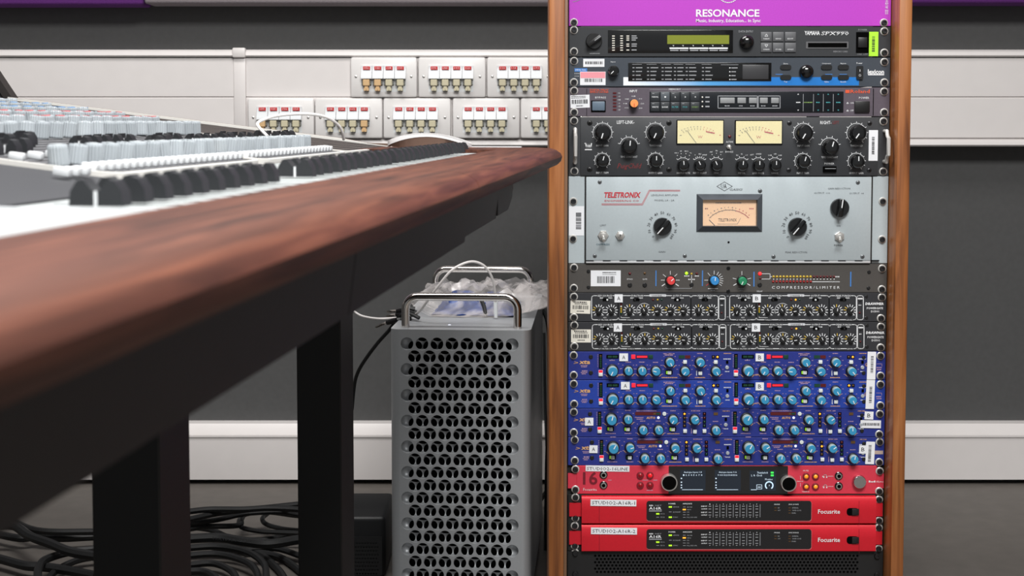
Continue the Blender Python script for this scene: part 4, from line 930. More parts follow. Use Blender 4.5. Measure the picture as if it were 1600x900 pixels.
# --- two red converters
for n, dy, lb, nm in ((0, 0, 'upper deep red converter unit labelled ending in 1', 'STUDIO2-A16R-1'), (1, 44.0, 'lower deep red converter unit labelled ending in 2, above the vent panel', 'STUDIO2-A16R-2')):
    u = Unit('audio_converter', lb, 'rack unit', 772.6 + dy, 817.2 + dy - .6 * n, M['matte'], 'red converter units in the rack', chassis=.2)
    x0, x1 = P(908.5, 795, YR).x, P(1367, 795, YR).x
    b = MB(); zt, zb = u.zt, u.zb - .0004; h = zt - zb; prof = [(YR + .004, zb), (YR - .004, zb + .0005), (YR - .008, zb + h * .06), (YR - .0085, zb + h * .5), (YR - .008, zt - h * .18), (YR - .005, zt - h * .05), (YR + .004, zt - .0004)]
    b.prism(prof, 0, x0, x1); b.build('front_body', mred2, u.t)
    for xa, xb in ((XL + .002, x0), (x1, XR - .002)):
        b = MB(); b.box(xa, xb, YR - .003, YR + .003, P(0, 806 + dy, YR).z, P(0, 785.5 + dy, YR).z); b.build('mounting_ear', mred2, u.t)
    ss = (((899, 777), (899, 809), (1373.2, 780.4), (1373.2, 813.2)), ((898, 821.4), (898, 852.5), (1372.8, 824.4), (1372.6, 857)))[n]; u.scr4(*ss)
    u.use(Crop(870, 720 + dy, 5.714)); u.lift = .0085
    for x in (376,): u.line([(x, 320), (x, 535)], 2.5, MATS['deep_red_print'])
    u.use(PX); xr = 1265.5
    u.rbox('lip', 1009.5, 780.3 + dy, xr + .6, 812.2 + dy, 4, .0004, mat('lip_pink', (236, 120, 124), .3, .3)); u.rbox('status_window', 1009.5, 780 + dy, xr, 811 + dy, 4, .0008, mat('window_black', (24, 24, 26), .3)); u.lift = .0093
    c = Crop(870, 720 + dy, 5.714); u.use(c)
    u.txt('RED', 838, 383, 12, W_, w=38, bold=.03); u.txt('NET', 900, 383, 12, DW, w=58); u.txt('A16R', 873, 408, 26, W_, w=112, bold=.02); u.bar(818, 427, 930, 436, DW)
    for x, y, m in ((895, 457, 'led_green'), (1007, 396, 'led_green'), (1007, 487, 'led_green'), (1131, 419, 'led_amber')): u.bar(x - 14, y - 6, x + 14, y + 6, M[m])
    for x, y in ((895, 487), (1007, 440), (1131, 396), (1131, 442), (1131, 465), (1131, 488)): u.bar(x - 12, y - 2, x + 12, y + 2, DW)
    for s1, x, y, w_, h_ in (('PSU A', 938, 457, 36, 10), ('PSU B', 938, 487, 36, 10), ('POWER', 1022, 367, 62, 13), ('NETWORK', 1058, 396, 54, 10), ('SECONDARY', 1064, 441, 70, 10), ('SYNC', 1052, 487, 44, 10), ('SAMPLE RATE', 1158, 367, 82, 12), ('44.1/48', 1178, 397, 46, 10), ('88/96', 1174, 420, 36, 10), ('176', 1165, 442, 20, 10), ('192', 1165, 465, 20, 10), ('PULL UP/DOWN', 1198, 488, 90, 10)): u.txt(s1, x, y, h_, W_ if h_ > 11 else DW, w=w_, bold=.01)
    for y, s1 in ((390, 'INPUT'), (414, 'OUTPUT'), (444, 'INPUT'), (468, 'OUTPUT')): u.txt(s1, 1308, y, 11, W_, w=54, bold=.03)
    for i in range(8):
        x = 1358 + i * 59.6
        u.txt(str(i + 1), x, 371, 9, W_, w=8); u.txt(str(i + 9), x, 486, 9, W_, w=10)
        for y in (390, 414, 444, 468): u.bar(x - 12, y - 3, x + 12, y + 3, DW)
        u.bar(x + 28, 372, x + 31, 487, DW)
    u.use(Crop(1130, 720 + dy, 5.3333))
    for s1, x, y, w_ in (('MODE', 438, 348, 46), ('INS', 452, 377, 14), ('OUT', 455, 398, 22), ('SYNC SOURCE', 575, 348, 84), ('INTERNAL', 590, 377, 52), ('WORD CLOCK', 602, 398, 74), ('DARS', 578, 420, 34)): u.txt(s1, x, y, 10, W_ if y == 348 else DW, w=w_, bold=.01)
    for x, y in ((426, 377), (426, 398), (543, 377), (543, 398), (543, 420)): u.bar(x - 10, y - 3, x + 10, y + 3, M['led_dkamber'])
    u.lift = .0086; u.txt('Focusrite', 870, 409, 36, W_, w=184, bold=.01, res=2)
    u.rbox('power_slot', 1018, 380, 1117, 443, 26, .0003, M['void']); u.box('power_rocker', 1060, 384, 1116, 438, .0022, M['black'], bevel=.0006)
    u.line([(1120, 320), (1120, 520)], 2, MATS['deep_red_print'])
    u.use(c); u.sticker(*((298, 332, 705, 389) if n == 0 else (302, 330, 711, 389)), .6, name='name_label', text=[(nm, 502 if n == 0 else 506, 360, 31, 386)], base=.0003); u.finish()

# --- perforated vent panels at the bottom
mv = mat('vent_black', (19, 19, 20), .6)
for k, (ya, yb) in enumerate(((860.8, 906), (907, 952))):
    u = Unit('vent_panel', ('black perforated vent panel under the red converters'
        , 'lowest black perforated vent panel, near the foot of the rack')[k], 'rack panel', ya, yb, M['void'], 'perforated vent panels in the rack', thick=.002)
    outl = [(XL, u.zb), (XR, u.zb), (XR, u.zt), (XL, u.zt)]; holes = []
    xa, xb = P(930, 870, YR).x, P(1341, 870, YR).x; dz = 5.2 * S; r = 2.2 * S
    for j in range(6):
        x = xa + (dz * .58 if j % 2 else 0); z = u.zt - 7.5 * S - j * dz
        while x < xb: holes.append([(x + r * math.cos(PI / 3 * i), z + r * math.sin(PI / 3 * i)) for i in range(6)]); x += dz * 1.155
    vs, fs = plate_with_holes(outl, holes, .0015); b = MB(); b.add([(x, y + YR - .0015, z) for x, y, z in vs], fs); b.build('perforated_plate', mv, u.t, smooth=False)
    d = (ya - 860.8); u.screws([(898.8, 863.5 + d), (898.8, 896 + d), (1369.7, 868 + d), (1369.7, 897.5 + d)]); u.finish()
# scuffed lower rack space stays empty below the vents

# ------------------------------------------------------------------ the tower computer
MZ0 = P(720, 517, 2.075).z                         # height of its top
cx = (P(608, 520, 2.075).x + P(829.5, 520, 2.075).x) / 2
rot = -math.radians(3.7)
alu = mat('bead_alu', (172, 175, 178), .42, .4, noise=.02, nscale=300); alud = mat('alu_dark', (70, 71, 73), .45, .7)
MW, MD = P(829.5, 520, 2.075).x - P(608, 520, 2.075).x, .45
pc = thing('tower_computer', 'silver tower computer with a round-holed lattice front standing on the floor', 'computer', (cx, 2.075, 0), rotz=rot)
def pcb(b, name, m, smooth=True, fix=True, parent=None):
    me = b.mesh(name, m, smooth, fix); o = bpy.data.objects.new(name, me); COL.objects.link(o); o.parent = parent or pc; return o
ZB = .035; hw = MW / 2; rc = .0145
# shell: rounded plan outline, open at the front where the lattice sits
o_ = round_rect(-hw, hw, 0, MD, rc, 6)
b = MB(); n = len(o_); xf = hw - rc
vs = [(x, y, ZB) for x, y in o_] + [(x, y, MZ0) for x, y in o_]; fs = []
for i in range(n):
    j = (i + 1) % n
    if abs(o_[i][1]) < 1e-6 and abs(o_[j][1]) < 1e-6: continue
    fs.append((i, j, n + j, n + i))
b.add(vs, fs); pcb(b, 'side_shell', alu, fix=True)
b = MB(); ol = round_rect(-hw, hw, .0, MD, rc, 6); b.prism(ol, 2, MZ0, MZ0 + .0015); pcb(b, 'top_panel', alu)
b = MB(); b.prism(ol, 2, ZB - .002, ZB); pcb(b, 'base_panel', alud)
# lattice front
pitch = 23.6 / 221.5 * MW; rowp = pitch * .866; R = pitch * .427
zr0 = MZ0 - 21 / 221.5 * MW; holes = []; cells = []
nr = int((zr0 - ZB - .02) / rowp) + 1
for j in range(nr):
    cnt = 8 if j % 2 == 0 else 7
    for i in range(cnt):
        x = (i - (cnt - 1) / 2) * pitch - .001; z = zr0 - j * rowp
        cells.append((x, z, -1 if (cnt == 8 and i == 0) else 1 if (cnt == 8 and i == 7) else 0))
        holes.append([(x + R * math.cos(2 * PI * k / 28), z + R * math.sin(2 * PI * k / 28)) for k in range(28)])
vs, fs = plate_with_holes([(-xf, ZB), (xf, ZB), (xf, MZ0), (-xf, MZ0)], holes, .0015)
b = MB(); b.add([(x, y - .0, z) for x, y, z in vs], fs); pcb(b, 'front_grille', alu, smooth=False)
# hemispherical cups behind the round holes, each pierced by three ports
def cup(side):
    nt_, npl = 42, 12; dirs = []
    for a in (90, 210, 330):
        if side == -1 and a != 330: continue
        if side == 1 and a != 210: continue
        t = math.radians(a); dirs.append(Vector((math.cos(t) * .80, .60, math.sin(t) * .80)).normalized())
    op = math.radians(39); vs = [(0, 0, 0)]; vs = []
    for p in range(npl + 1):
        ph = (PI / 2) * (1 - p / npl)
        for t in range(nt_):
            a = 2 * PI * t / nt_; v = Vector((math.sin(ph) * math.cos(a), math.cos(ph), math.sin(ph) * math.sin(a)))
            for d in dirs:
                an = v.angle(d)
                if abs(an - op) < .075 and an > 1e-3:
                    ax = d.cross(v)
                    if ax.length > 1e-6: v = Matrix.Rotation(op, 3, ax.normalized()) @ d
            vs.append(v)
    fs = []
    for p in range(npl):
        for t in range(nt_):
            q = (p * nt_ + t, p * nt_ + (t + 1) % nt_, (p + 1) * nt_ + (t + 1) % nt_, (p + 1) * nt_ + t)
            c = sum((vs[i] for i in q), Vector()) / 4
            if any(c.angle(d) < op - .004 for d in dirs): continue
            fs.append(q)
    return [v * R for v in vs], fs
b = MB()
cups = {s: cup(s) for s in (-1, 0, 1)}
for x, z, s in cells:
    v_, f_ = cups[s]; b.add([(x + v.x, v.y * .92 + .0012, z + v.z) for v in v_], f_)
tag(pcb(b, 'lattice_cups', alu, fix=False), kind='stuff')
b = MB(); b.box(-xf, xf, .024, .03, ZB + .004, MZ0 - .004); pcb(b, 'inner_baffle', M['void'])
# handles and feet
for yh in (.022, .022 + .393):
    b = MB(); r = .0064; x = 88.8 / 221.5 * MW; top = MZ0 + 57 / 221.5 * MW; rr = 20 / 221.5 * MW
    pts = [(-x, yh, MZ0 - .002), (-x, yh, top - r - rr)]
    for k in range(1, 7): t = PI / 2 * k / 6; pts.append((-x + rr - rr * math.cos(t), yh, top - r - rr + rr * math.sin(t)))
    for k in range(0, 7): t = PI / 2 * (1 - k / 6); pts.append((x - rr + rr * math.cos(t), yh, top - r - rr + rr * math.sin(t)))
    pts += [(x, yh, MZ0 - .002)]
    b.tube(pts, r, 16, smooth=0); pcb(b, 'handle', M['chrome'])
    for sx in (-x, x):
        b = MB(); b.lathe([(.013, 0), (.013, .006), (.0075, .01), (.0064, ZB)], 16, axis='Z', c=(sx, yh, 0)); pcb(b, 'foot', M['chrome'])
b = MB(); b.lathe([(.0022, 0), (.0022, .0006), (0, .0006)], 10, axis='Z', c=(-.022, .05, MZ0 + .0014)); pcb(b, 'status_light', M['led_white'])
pcm = Matrix.Translation((cx, 2.075, 0)) @ Matrix.Rotation(rot, 4, 'Z')
def pcw(x, y, z): return pcm @ Vector((x, y, z))

# crumpled clear bag with blue wrapping lying on the computer between its handles
def crumple(nx, ny, fn, seed):
    rnd = random.Random(seed); return [[fn(i / (nx - 1), j / (ny - 1), rnd) for i in range(nx)] for j in range(ny)]
from mathutils import noise as mnoise
film = mat('clear_film', (214, 208, 206), .22, alpha=.17, spec=.9); bluew = mat('blue_wrap', (34, 58, 112), .4, noise=.5, nscale=60)
nt = film.node_tree; pb = nt.nodes['Principled BSDF']; tc = nt.nodes.new('ShaderNodeTexCoord'); nz = nt.nodes.new('ShaderNodeTexNoise'); nz.inputs['Scale'].default_value = 17; nz.inputs['Distortion'].default_value = 1.2
mr_ = nt.nodes.new('ShaderNodeMapRange'); mr_.inputs[1].default_value = .42; mr_.inputs[2].default_value = .66; mr_.inputs[3].default_value = .12; mr_.inputs[4].default_value = .5
bp = nt.nodes.new('ShaderNodeBump'); bp.inputs['Strength'].default_value = .35; bp.inputs['Distance'].default_value = .006
nt.links.new(tc.outputs['Object'], nz.inputs['Vector']); nt.links.new(nz.outputs['Fac'], mr_.inputs[0]); nt.links.new(mr_.outputs[0], pb.inputs['Alpha']); nt.links.new(nz.outputs['Fac'], bp.inputs['Height']); nt.links.new(bp.outputs['Normal'], pb.inputs['Normal'])
bg = thing('plastic_bag', 'crumpled clear plastic bag with blue contents lying on the silver computer', 'bag', tuple(pcw(0, .2, MZ0 + .0015)))
def pillow(x0, x1, y0, y1, z0, h, amp, seed, nx=44, ny=22, flare=0):
    b = MB(); vs = []
    for side in (0, 1):
        for j in range(ny):
            for i in range(nx):
                u_, v_ = i / (nx - 1), j / (ny - 1); e = min(1, 5 * min(u_, 1 - u_, v_, 1 - v_))
                x = x0 + (x1 - x0) * u_; y = y0 + (y1 - y0) * v_
                q = Vector((x * 28 + seed, y * 28, 3.1 * seed + side)); nz = mnoise.noise(q) + .5 * mnoise.noise(q * 2.3) + .3 * abs(mnoise.noise(q * 5))
                body = h * (.25 + .75 * math.sin(PI * min(1, max(0, v_))) ** .7) * e
                z = z0 + (body * (.85 + .5 * nz) if side else .001 * (1 + nz))
                if flare: fl = max(0, (u_ - .62) / .38); z += flare * fl ** 1.4 * (1 + .25 * nz) * (.6 + .4 * v_); fl2 = max(0, (.16 - u_) / .16); z += flare * .7 * fl2 * (1 + .3 * nz)
                w = pcw(x + amp * .5 * mnoise.noise(q * 1.7), y + amp * mnoise.noise(q * 1.3 + Vector((5, 5, 5))), z); vs.append(w)
    fs = []
    for s in (0, 1):
        o = s * nx * ny
        for j in range(ny - 1):
            for i in range(nx - 1): fs.append((o + j * nx + i, o + j * nx + i + 1, o + (j + 1) * nx + i + 1, o + (j + 1) * nx + i))
    b.add(vs, fs); return b
bw = bg['world']
def bagpart(b, name, m):
    b.v = [(x - bw[0], y - bw[1], z - bw[2]) for x, y, z in b.v]; return b.build(name, m, bg, bw, fix=False)
bagpart(pillow(-.062, .078, .14, .31, MZ0 + .004, .026, .006, 2.3), 'blue_contents', bluew)
bagpart(pillow(-.098, .134, .128, .385, MZ0 + .002, .045, .012, 4.7, flare=.034), 'bag_film', film)

# ------------------------------------------------------------------ cables at the computer
def cable(name, label, pts, r, m, group=None, cat='cable', n=8, smooth=5):
    b = MB(); b.tube(pts, r, n, smooth=smooth); c = sum((Vector(p) for p in pts), Vector()) / len(pts)
    b.v = [(x - c.x, y - c.y, z - c.z) for x, y, z in b.v]
    return tag(b.build(name, m, None, tuple(c)), label, cat, group)
wh = mat('white_cable', (206, 202, 200), .5); bk = mat('black_rubber', (24, 25, 26), .55, noise=.15, nscale=40)
Yt = 2.3
pts = [P(554, 487, 2.42), P(566, 494, 2.38), P(590, 498, 2.33), P(618, 497, 2.3), P(640, 495, 2.2), P(655, 487, 2.16), P(668, 470, 2.14), P(684, 448, 2.13), P(704, 424, 2.13), P(724, 412, 2.14), P(741, 409, 2.15), P(757, 416, 2.16), P(768, 432, 2.17), P(773, 452, 2.18), P(774.5, 476, 2.19)]
c0 = cable('charging_cable', 'thin white charging cable looping above the silver computer', pts, .0021, wh)
a = P(774.5, 475, 2.19); b = MB(); b.tube([(a.x, a.y, a.z + .004), (a.x, a.y, a.z - .012), (a.x + .0003, a.y, MZ0 + .004)], lambda t: .0036 if t < .9 else .003, 10, smooth=0)
o = b.mesh('plug', M['cream']); po = bpy.data.objects.new('plug', o); COL.objects.link(po); po.parent = c0; po.location = -c0.location
cable('black_strap', 'short black cable end lying on the computer in front of the bag', [P(752, 470, 2.25), P(756, 478, 2.235), P(758.5, 492, 2.215), P(759.5, 506.5, 2.2) ], .0034, bk)
cable('black_hose', 'thick black cable drooping between the computer and the rack', [P(838, 470, 2.52), P(845, 478, 2.52), P(853, 490, 2.5), P(858, 505, 2.48), P(861, 540, 2.47), P(861, 620, 2.46), P(857, 720, 2.45), P(855, 860, 2.42)], .0065, bk)
cable('rack_cable', 'thin black cable hanging behind the rack edge beside the computer', [P(850, 520, 2.72), P(852, 640, 2.72), P(856, 720, 2.7), P(862, 725, 2.7)], .003, bk)
# bundle of jack plugs left of the handle
jk = thing('jack_cable_bundle', 'black jack cables with bare chrome plugs hanging left of the computer', 'cable', tuple(P(622, 490, 2.2)))
jw = jk['world']
def jpart(b, name, m): b.v = [(x - jw[0], y - jw[1], z - jw[2]) for x, y, z in b.v]; return b.build(name, m, jk, jw)
b = MB(); b.tube([P(655, 497, 2.16), P(640, 490, 2.17), P(628, 492, 2.18), P(620, 500, 2.19), P(608, 516, 2.2), P(590, 536, 2.22), P(572, 560, 2.24), P(560, 580, 2.26), P(554, 600, 2.27), P(550, 640, 2.28)], .0031, 8); jpart(b, 'cord', bk)
b = MB(); b.tube([P(650, 490, 2.18), P(640, 486, 2.18), P(630, 488, 2.18)], .005, 8); b.tube([P(648, 484, 2.18), P(636, 482, 2.18), P(628, 484, 2.18)], .005, 8); b.tube([P(640, 498, 2.17), P(628, 500, 2.18), P(620, 501, 2.18)], .005, 8); jpart(b, 'cord', bk)
for (p, q, e) in (((632, 484), (621, 486), (605, 487)), ((632, 490), (620, 492), (604, 494)), ((620, 500), (605, 504), (587, 511))):
    b = MB(); b.tube([P(*p, 2.18), P(*q, 2.19)], .0042, 10, smooth=0); k = jpart(b, 'plug_barrel', M['black'])
    b = MB(); b.tube([P(*q, 2.19), P((q[0] + e[0]) / 2, (q[1] + e[1]) / 2, 2.19), P(*e, 2.195)], lambda t: .0022 if t < .8 else .0016, 8, smooth=2); b.v = [(x - jw[0], y - jw[1], z - jw[2]) for x, y, z in b.v]
    t_ = b.build('plug_tip', M['chrome'], jk, jw)

# small black box with a perforated front between console leg and computer
bx = thing('black_speaker_box', 'small black box with a perforated front on the floor beside the computer', 'speaker', (P(570, 850, 2.28).x, 2.36, 0))
zt = P(580, 809, 2.28).z; x0, x1 = P(500, 830, 2.28).x, P(602, 830, 2.28).x
b = MB(); b.box(x0, x1, 2.284, 2.44, .0, zt, bevel=.008, seg=3); w_ = bx['world']
b.v = [(x - w_[0], y - w_[1], z - w_[2]) for x, y, z in b.v]; b.build('housing', mat('box_black', (20, 21, 23), .5), bx, w_)
holes = []; r = .0016
for j in range(14):
    for i in range(20):
        holes.append([(x0 + .02 + i * .0048 + (.0024 if j % 2 else 0) + r * math.cos(PI / 3 * k), zt - .045 - j * .0042 * 1.6 + r * math.sin(PI / 3 * k)) for k in range(6)])
holes = [h for h in holes if h[0][1] > .006 and h[0][0] < x1 - .01]
vs, fs = plate_with_holes([(x0 + .01, .003), (x1 - .006, .003), (x1 - .006, zt - .034), (x0 + .01, zt - .034)], holes, .0012); b = MB()
b.add([(x - w_[0], y + 2.2822 - w_[1], z - w_[2]) for x, y, z in vs], fs); b.build('perforated_front', mat('box_mesh', (30, 31, 33), .5), bx, w_, smooth=False)

# ------------------------------------------------------------------ cables heaped on the floor under the console
def fp(l, h): return [PZ(x, y, h if not isinstance(h, list) else h[i]) for i, (x, y) in enumerate(l)]
gl = 'black cable loop in the loose coil on the floor between the console legs'; gg = 'loose cable coil on the floor'
coil = [([(270, 803), (298, 799), (330, 796), (380, 796), (420, 794), (467, 796), (500, 800)], .07, .0055), ([(270, 816), (298, 811), (330, 804), (370, 798), (420, 793), (467, 788), (510, 784)], .06, .0055),
        ([(270, 822), (298, 818), (340, 812), (375, 804), (400, 801), (440, 800), (480, 806)], .045, .005),
        ([(285, 828), (320, 823), (372, 821), (377, 812), (385, 803), (420, 800), (470, 806)], .035, .005), ([(384, 801), (374, 812), (378, 824), (405, 830), (440, 832), (490, 834)], .03, .0045),
        ([(420, 801), (410, 810), (416, 819), (440, 826), (468, 829), (500, 830)], .025, .0045), ([(290, 824), (330, 828), (360, 840), (410, 844), (467, 831), (500, 826)], .015, .0055),
        ([(285, 857), (340, 854), (385, 862), (410, 878), (416, 896), (414, 920)], .03, .006), ([(285, 869), (340, 866), (385, 878), (402, 896), (405, 925)], .022, .006),
        ([(285, 884), (330, 880), (358, 890), (370, 905), (372, 930)], .016, .006), ([(330, 854), (400, 864), (430, 885), (445, 905), (450, 930)], .008, .006),
        ([(370, 860), (430, 868), (460, 885), (480, 905), (485, 930)], .008, .006), ([(380, 859), (430, 857), (467, 868), (500, 880)], .014, .0055), ([(285, 893), (320, 893), (340, 905), (350, 925)], .008, .006)]
where = ('topmost loop along the back of', 'second loop from the back of', 'thin loop just below the back two of', 'bent loop that turns down in the middle of', 'left of two hooked loops in', 'right of two hooked loops in',
         'loop dipping in front of the hooked ones in', 'outermost front arc of', 'second front arc of', 'third front arc of', 'arc spreading toward the far leg in', 'widest arc reaching the far leg in', 'flat loop under the thick cable in', 'innermost small arc at the front of')
for (l, h, r), wd in zip(coil, where):
    if l[0][0] < 300: l = [(170, l[0][1] + 8), (215, l[0][1] + 5)] + l
    if l[-1][0] > 460 and l[-1][1] < 850: l = l + [(548, l[-1][1] + 4)]
    cable('floor_cable', 'black cable, ' + wd + ' the coil between the legs', fp(l, h), r, bk, gg)
tk = fp([(280, 843), (340, 840), (380, 846), (420, 850), (467, 843), (510, 838)], .04)
mc = cable('multicore_cable', 'thickest black cable with pale lettering on the floor between the console legs', tk, .0085, bk)
vs, fs, asp = text_geo('MULTIPAIR CABLE'); b = MB(); A0, A1 = P(333, 841, tk[1].y - .02), P(392, 846, tk[3].y - .02)
for v in vs: pass
ax = (A1 - A0); up = Vector((0, -.35, 1)).normalized()
b.add([tuple(A0 + ax * (v[0] + .5) + up * v[1] * .006 - mc.location) for v in vs], fs); po = bpy.data.objects.new('cable_print', b.mesh('cable_print', DW, False, False)); COL.objects.link(po); po.parent = mc
for l, h, r, lb in (([(-20, 822), (20, 821), (47, 838), (80, 850), (110, 862), (150, 869), (190, 872)], .05, .0085, 'thick black cable crossing the floor left of the nearer console leg'),
                    ([(20, 813), (47, 826), (80, 831), (138, 831), (190, 830)], .035, .006, 'black cable running behind the nearer console leg, uppermost of its crossing'),
                    ([(-20, 831), (30, 841), (60, 838), (95, 841), (138, 839), (190, 836)], .02, .007, 'black cable running flat on the floor toward the nearer console leg'),
                    ([(-20, 868), (10, 876), (40, 884), (70, 886), (110, 892), (150, 900)], .02, .008, 'black cable lowest on the floor at the left edge of the view'),
                    ([(62, 915), (59, 895), (66, 878), (88, 868), (115, 862), (160, 858)], .03, .007, 'curled black cable bending upward on the floor left of the nearer leg'),
                    ([(75, 905), (90, 890), (120, 876), (150, 870)], .015, .006, 'black cable in the shadow beside the nearer leg, under the curled one')):
    cable('floor_cable', lb, fp(l, h), r, bk)
cable('hanging_cable', 'black cable lying on the floor behind the computer near the rack', [P(845, 780, 2.7), P(853, 770, 2.66), P(862, 760, 2.62)], .005, bk)

# ------------------------------------------------------------------ mixing console (own axes: a = distance to the left of the eye line, s = along the desk, h = below the eye)
TH = -math.atan(225 / F * math.cos(PITCH))
A0_, S0_ = .55, 1.0
root_loc = Vector((math.sin(-TH) * S0_ - math.cos(TH) * A0_, math.cos(TH) * S0_ + math.sin(-TH) * A0_, 0))
con = thing('mixing_console', 'large mixing console with a brown wooden armrest and rows of grey knobs', 'mixing console', tuple(root_loc), rotz=TH)
def CL(a, s, h): return Vector((A0_ - a, s - S0_, ZC - h))
conm = Matrix.Translation(root_loc) @ Matrix.Rotation(TH, 4, 'Z')
def cw(a, s, h): return conm @ CL(a, s, h)
def cpart(name, me, loc=(0, 0, 0), parent=None, rot=(0, 0, 0)):
    o = bpy.data.objects.new(name, me); COL.objects.link(o); o.parent = parent or con; o.location = loc; o.rotation_euler = rot; return o
def prof(b, pts, s0, s1, mi=0):
    """outline of (a, h) points extruded along the desk"""
    b.prism([(A0_ - a, ZC - h) for a, h in pts], 1, s0 - S0_, s1 - S0_, mi)
SEND = 1.90
H0 = .0356
arm_w = wood('armrest_mahogany', (50, 27, 19), (81, 46, 34), (108, 65, 48), 1, scale=26, stretch=.045, rough=.58, coat=.0)
apr = mat('apron_black', (30, 28, 27), .6, noise=.1, nscale=60); legm = mat('leg_black', (17, 16, 16), .55)
apr_pts = [(.202, H0), (.148, H0), (.1405, .0361), (.1330, .0386), (.1275, .0425), (.1255, .0470), (.1270, .0530), (.132, .0580), (.140, .0610), (.155, .062), (.202, .062)]
def rest(s0, s1, end=False):
    b = MB(); n = len(apr_pts); st = [(s0, 0), (s1 - (.05 if end else 0), 0)]
    if end: st += [(s1 - .05 + .05 * math.sin(PI / 2 * k / 6), .045 * (1 - math.cos(PI / 2 * k / 6))) for k in range(1, 7)]
    vs = []
    for s, ins in st:
        for a, h in apr_pts:
            k = max(0, (.202 - a) / .077); vs.append(CL(a + ins * k, s, h))
    fs = [tuple(range(n)), tuple(range(len(vs) - 1, len(vs) - n - 1, -1))]
    for i in range(len(st) - 1):
        for j in range(n): k = (j + 1) % n; fs.append((i * n + j, i * n + k, (i + 1) * n + k, (i + 1) * n + j))
    b.add(vs, fs); return b
cpart('armrest', rest(-.35, .953).mesh('armrest', arm_w)); cpart('armrest', rest(.9545, 1.86, True).mesh('armrest', arm_w))
b = MB(); prof(b, [(.2015, H0), (.42, H0 - .0005), (.42, .062), (.2015, .062)], 1.70, 1.86); cpart('end_cheek', b.mesh('end_cheek', arm_w, fix=True))
b = MB(); prof(b, [(.185, H0 - .0012), (.262, H0 - .0012), (.262, H0 + .001), (.185, H0 + .001)], 1.848, 1.86); cpart('end_strip', b.mesh('end_strip', M['white']))
# apron and body
b = MB(); prof(b, [(.155, .0605), (.20, .0605), (.20, .1015), (.16, .1015)], -.35, .688); cpart('apron', b.mesh('apron', apr))
b = MB(); prof(b, [(.155, .0605), (.20, .0605), (.20, .1015), (.16, .1015)], .690, 1.12); cpart('apron', b.mesh('apron', apr))
b = MB(); prof(b, [(.158, .0605), (.20, .0605), (.20, .0985), (.162, .0985)], 1.1205, 1.36); cpart('apron', b.mesh('apron', apr))
b = MB(); b.prism([(1.3605 - S0_, ZC - .0605), (1.50 - S0_, ZC - .0605), (1.50 - S0_, ZC - .084), (1.455 - S0_, ZC - .096), (1.3605 - S0_, ZC - .096)], 0, A0_ - .20, A0_ - .16); cpart('apron_end', b.mesh('apron_end', apr))
SL = .12
def hs(a): return .037 - SL * max(0, a - .366)
b = MB(); prof(b, [(.2005, .043), (.366, .043), (.94, hs(.94) + .006), (.94, .12), (.45, .155), (.2005, .0965)], -.35, SEND - .012); cpart('console_body', b.mesh('console_body', apr))
# legs
for s1, nm in ((1.043, 'leg'), (1.675, 'leg')):
    b = MB(); b.box(A0_ - .458, A0_ - .40, s1 - S0_, s1 + .072 - S0_, 0, ZC - .09, bevel=.0015, seg=1); cpart('leg', b.mesh('leg', legm))
    b = MB(); b.box(A0_ - 1.06, A0_ - 1.0, s1 - S0_, s1 + .072 - S0_, 0, ZC - .1, bevel=.0015, seg=1); cpart('leg', b.mesh('leg', legm))
# surfaces
wp = mat('console_white', (168, 173, 173), .45, noise=.01); dg = mat('console_grey', (98, 99, 102), .75, noise=.05, nscale=120, spec=.2); rim = mat('rim_white', (214, 212, 207), .4); lineM = mat('stripe_black', (30, 28, 28), .8)
BK = [.565, .885, 1.235, 1.585, SEND - .014]
b = MB(); prof(b, [(.203, .039), (.30, .0385), (.30, .05), (.203, .05)], -.35, BK[0] - .002); b2 = b.mesh('blank_panel', wp); cpart('blank_panel', b2)
b = MB(); prof(b, [(.203, .0382), (.33, .0375), (.33, .05), (.203, .05)], BK[0] - .001, BK[0] + .004); cpart('panel_edge', b.mesh('panel_edge', M['cream']))
for i in range(3):
    s0, s1 = BK[i] + .005, min(BK[i + 1] - .003, 1.695)
    b = MB(); prof(b, [(.206, .0400), (.300 if i == 0 else .362, .0400), (.300 if i == 0 else .362, .05), (.206, .05)], s0, s1); cpart('fader_panel', b.mesh('fader_panel', wp))
    b = MB(); prof(b, [(.2025, .0392), (.2055, .0392), (.2055, .05), (.2025, .05)], s0 + .02, s1 - .02); cpart('edge_strip', b.mesh('edge_strip', M['dimwhite']))
    for k in range(12 if i else 10):
        s = (.596 + k * .0276) if i == 0 else BK[i] + .045 + k * .0285
        b = MB(); prof(b, [(.222, .0398), (.2905, .0398), (.2905, .0402), (.222, .0402)], s - .0012, s + .0012); cpart('fader_slot', b.mesh('fader_slot', M['void']))
b = MB(); prof(b, [(.206, .0400), (.362, .0400), (.362, .05), (.206, .05)], BK[3], 1.698); cpart('fader_panel', b.mesh('fader_panel', wp))
b = MB(); prof(b, [(.300, .0405), (.366, .039), (.366, .05), (.30, .05)], -.35, BK[1] - .003); cpart('dark_strip', b.mesh('dark_strip', mat('console_dark', (62, 63, 66), .7, spec=.25)))
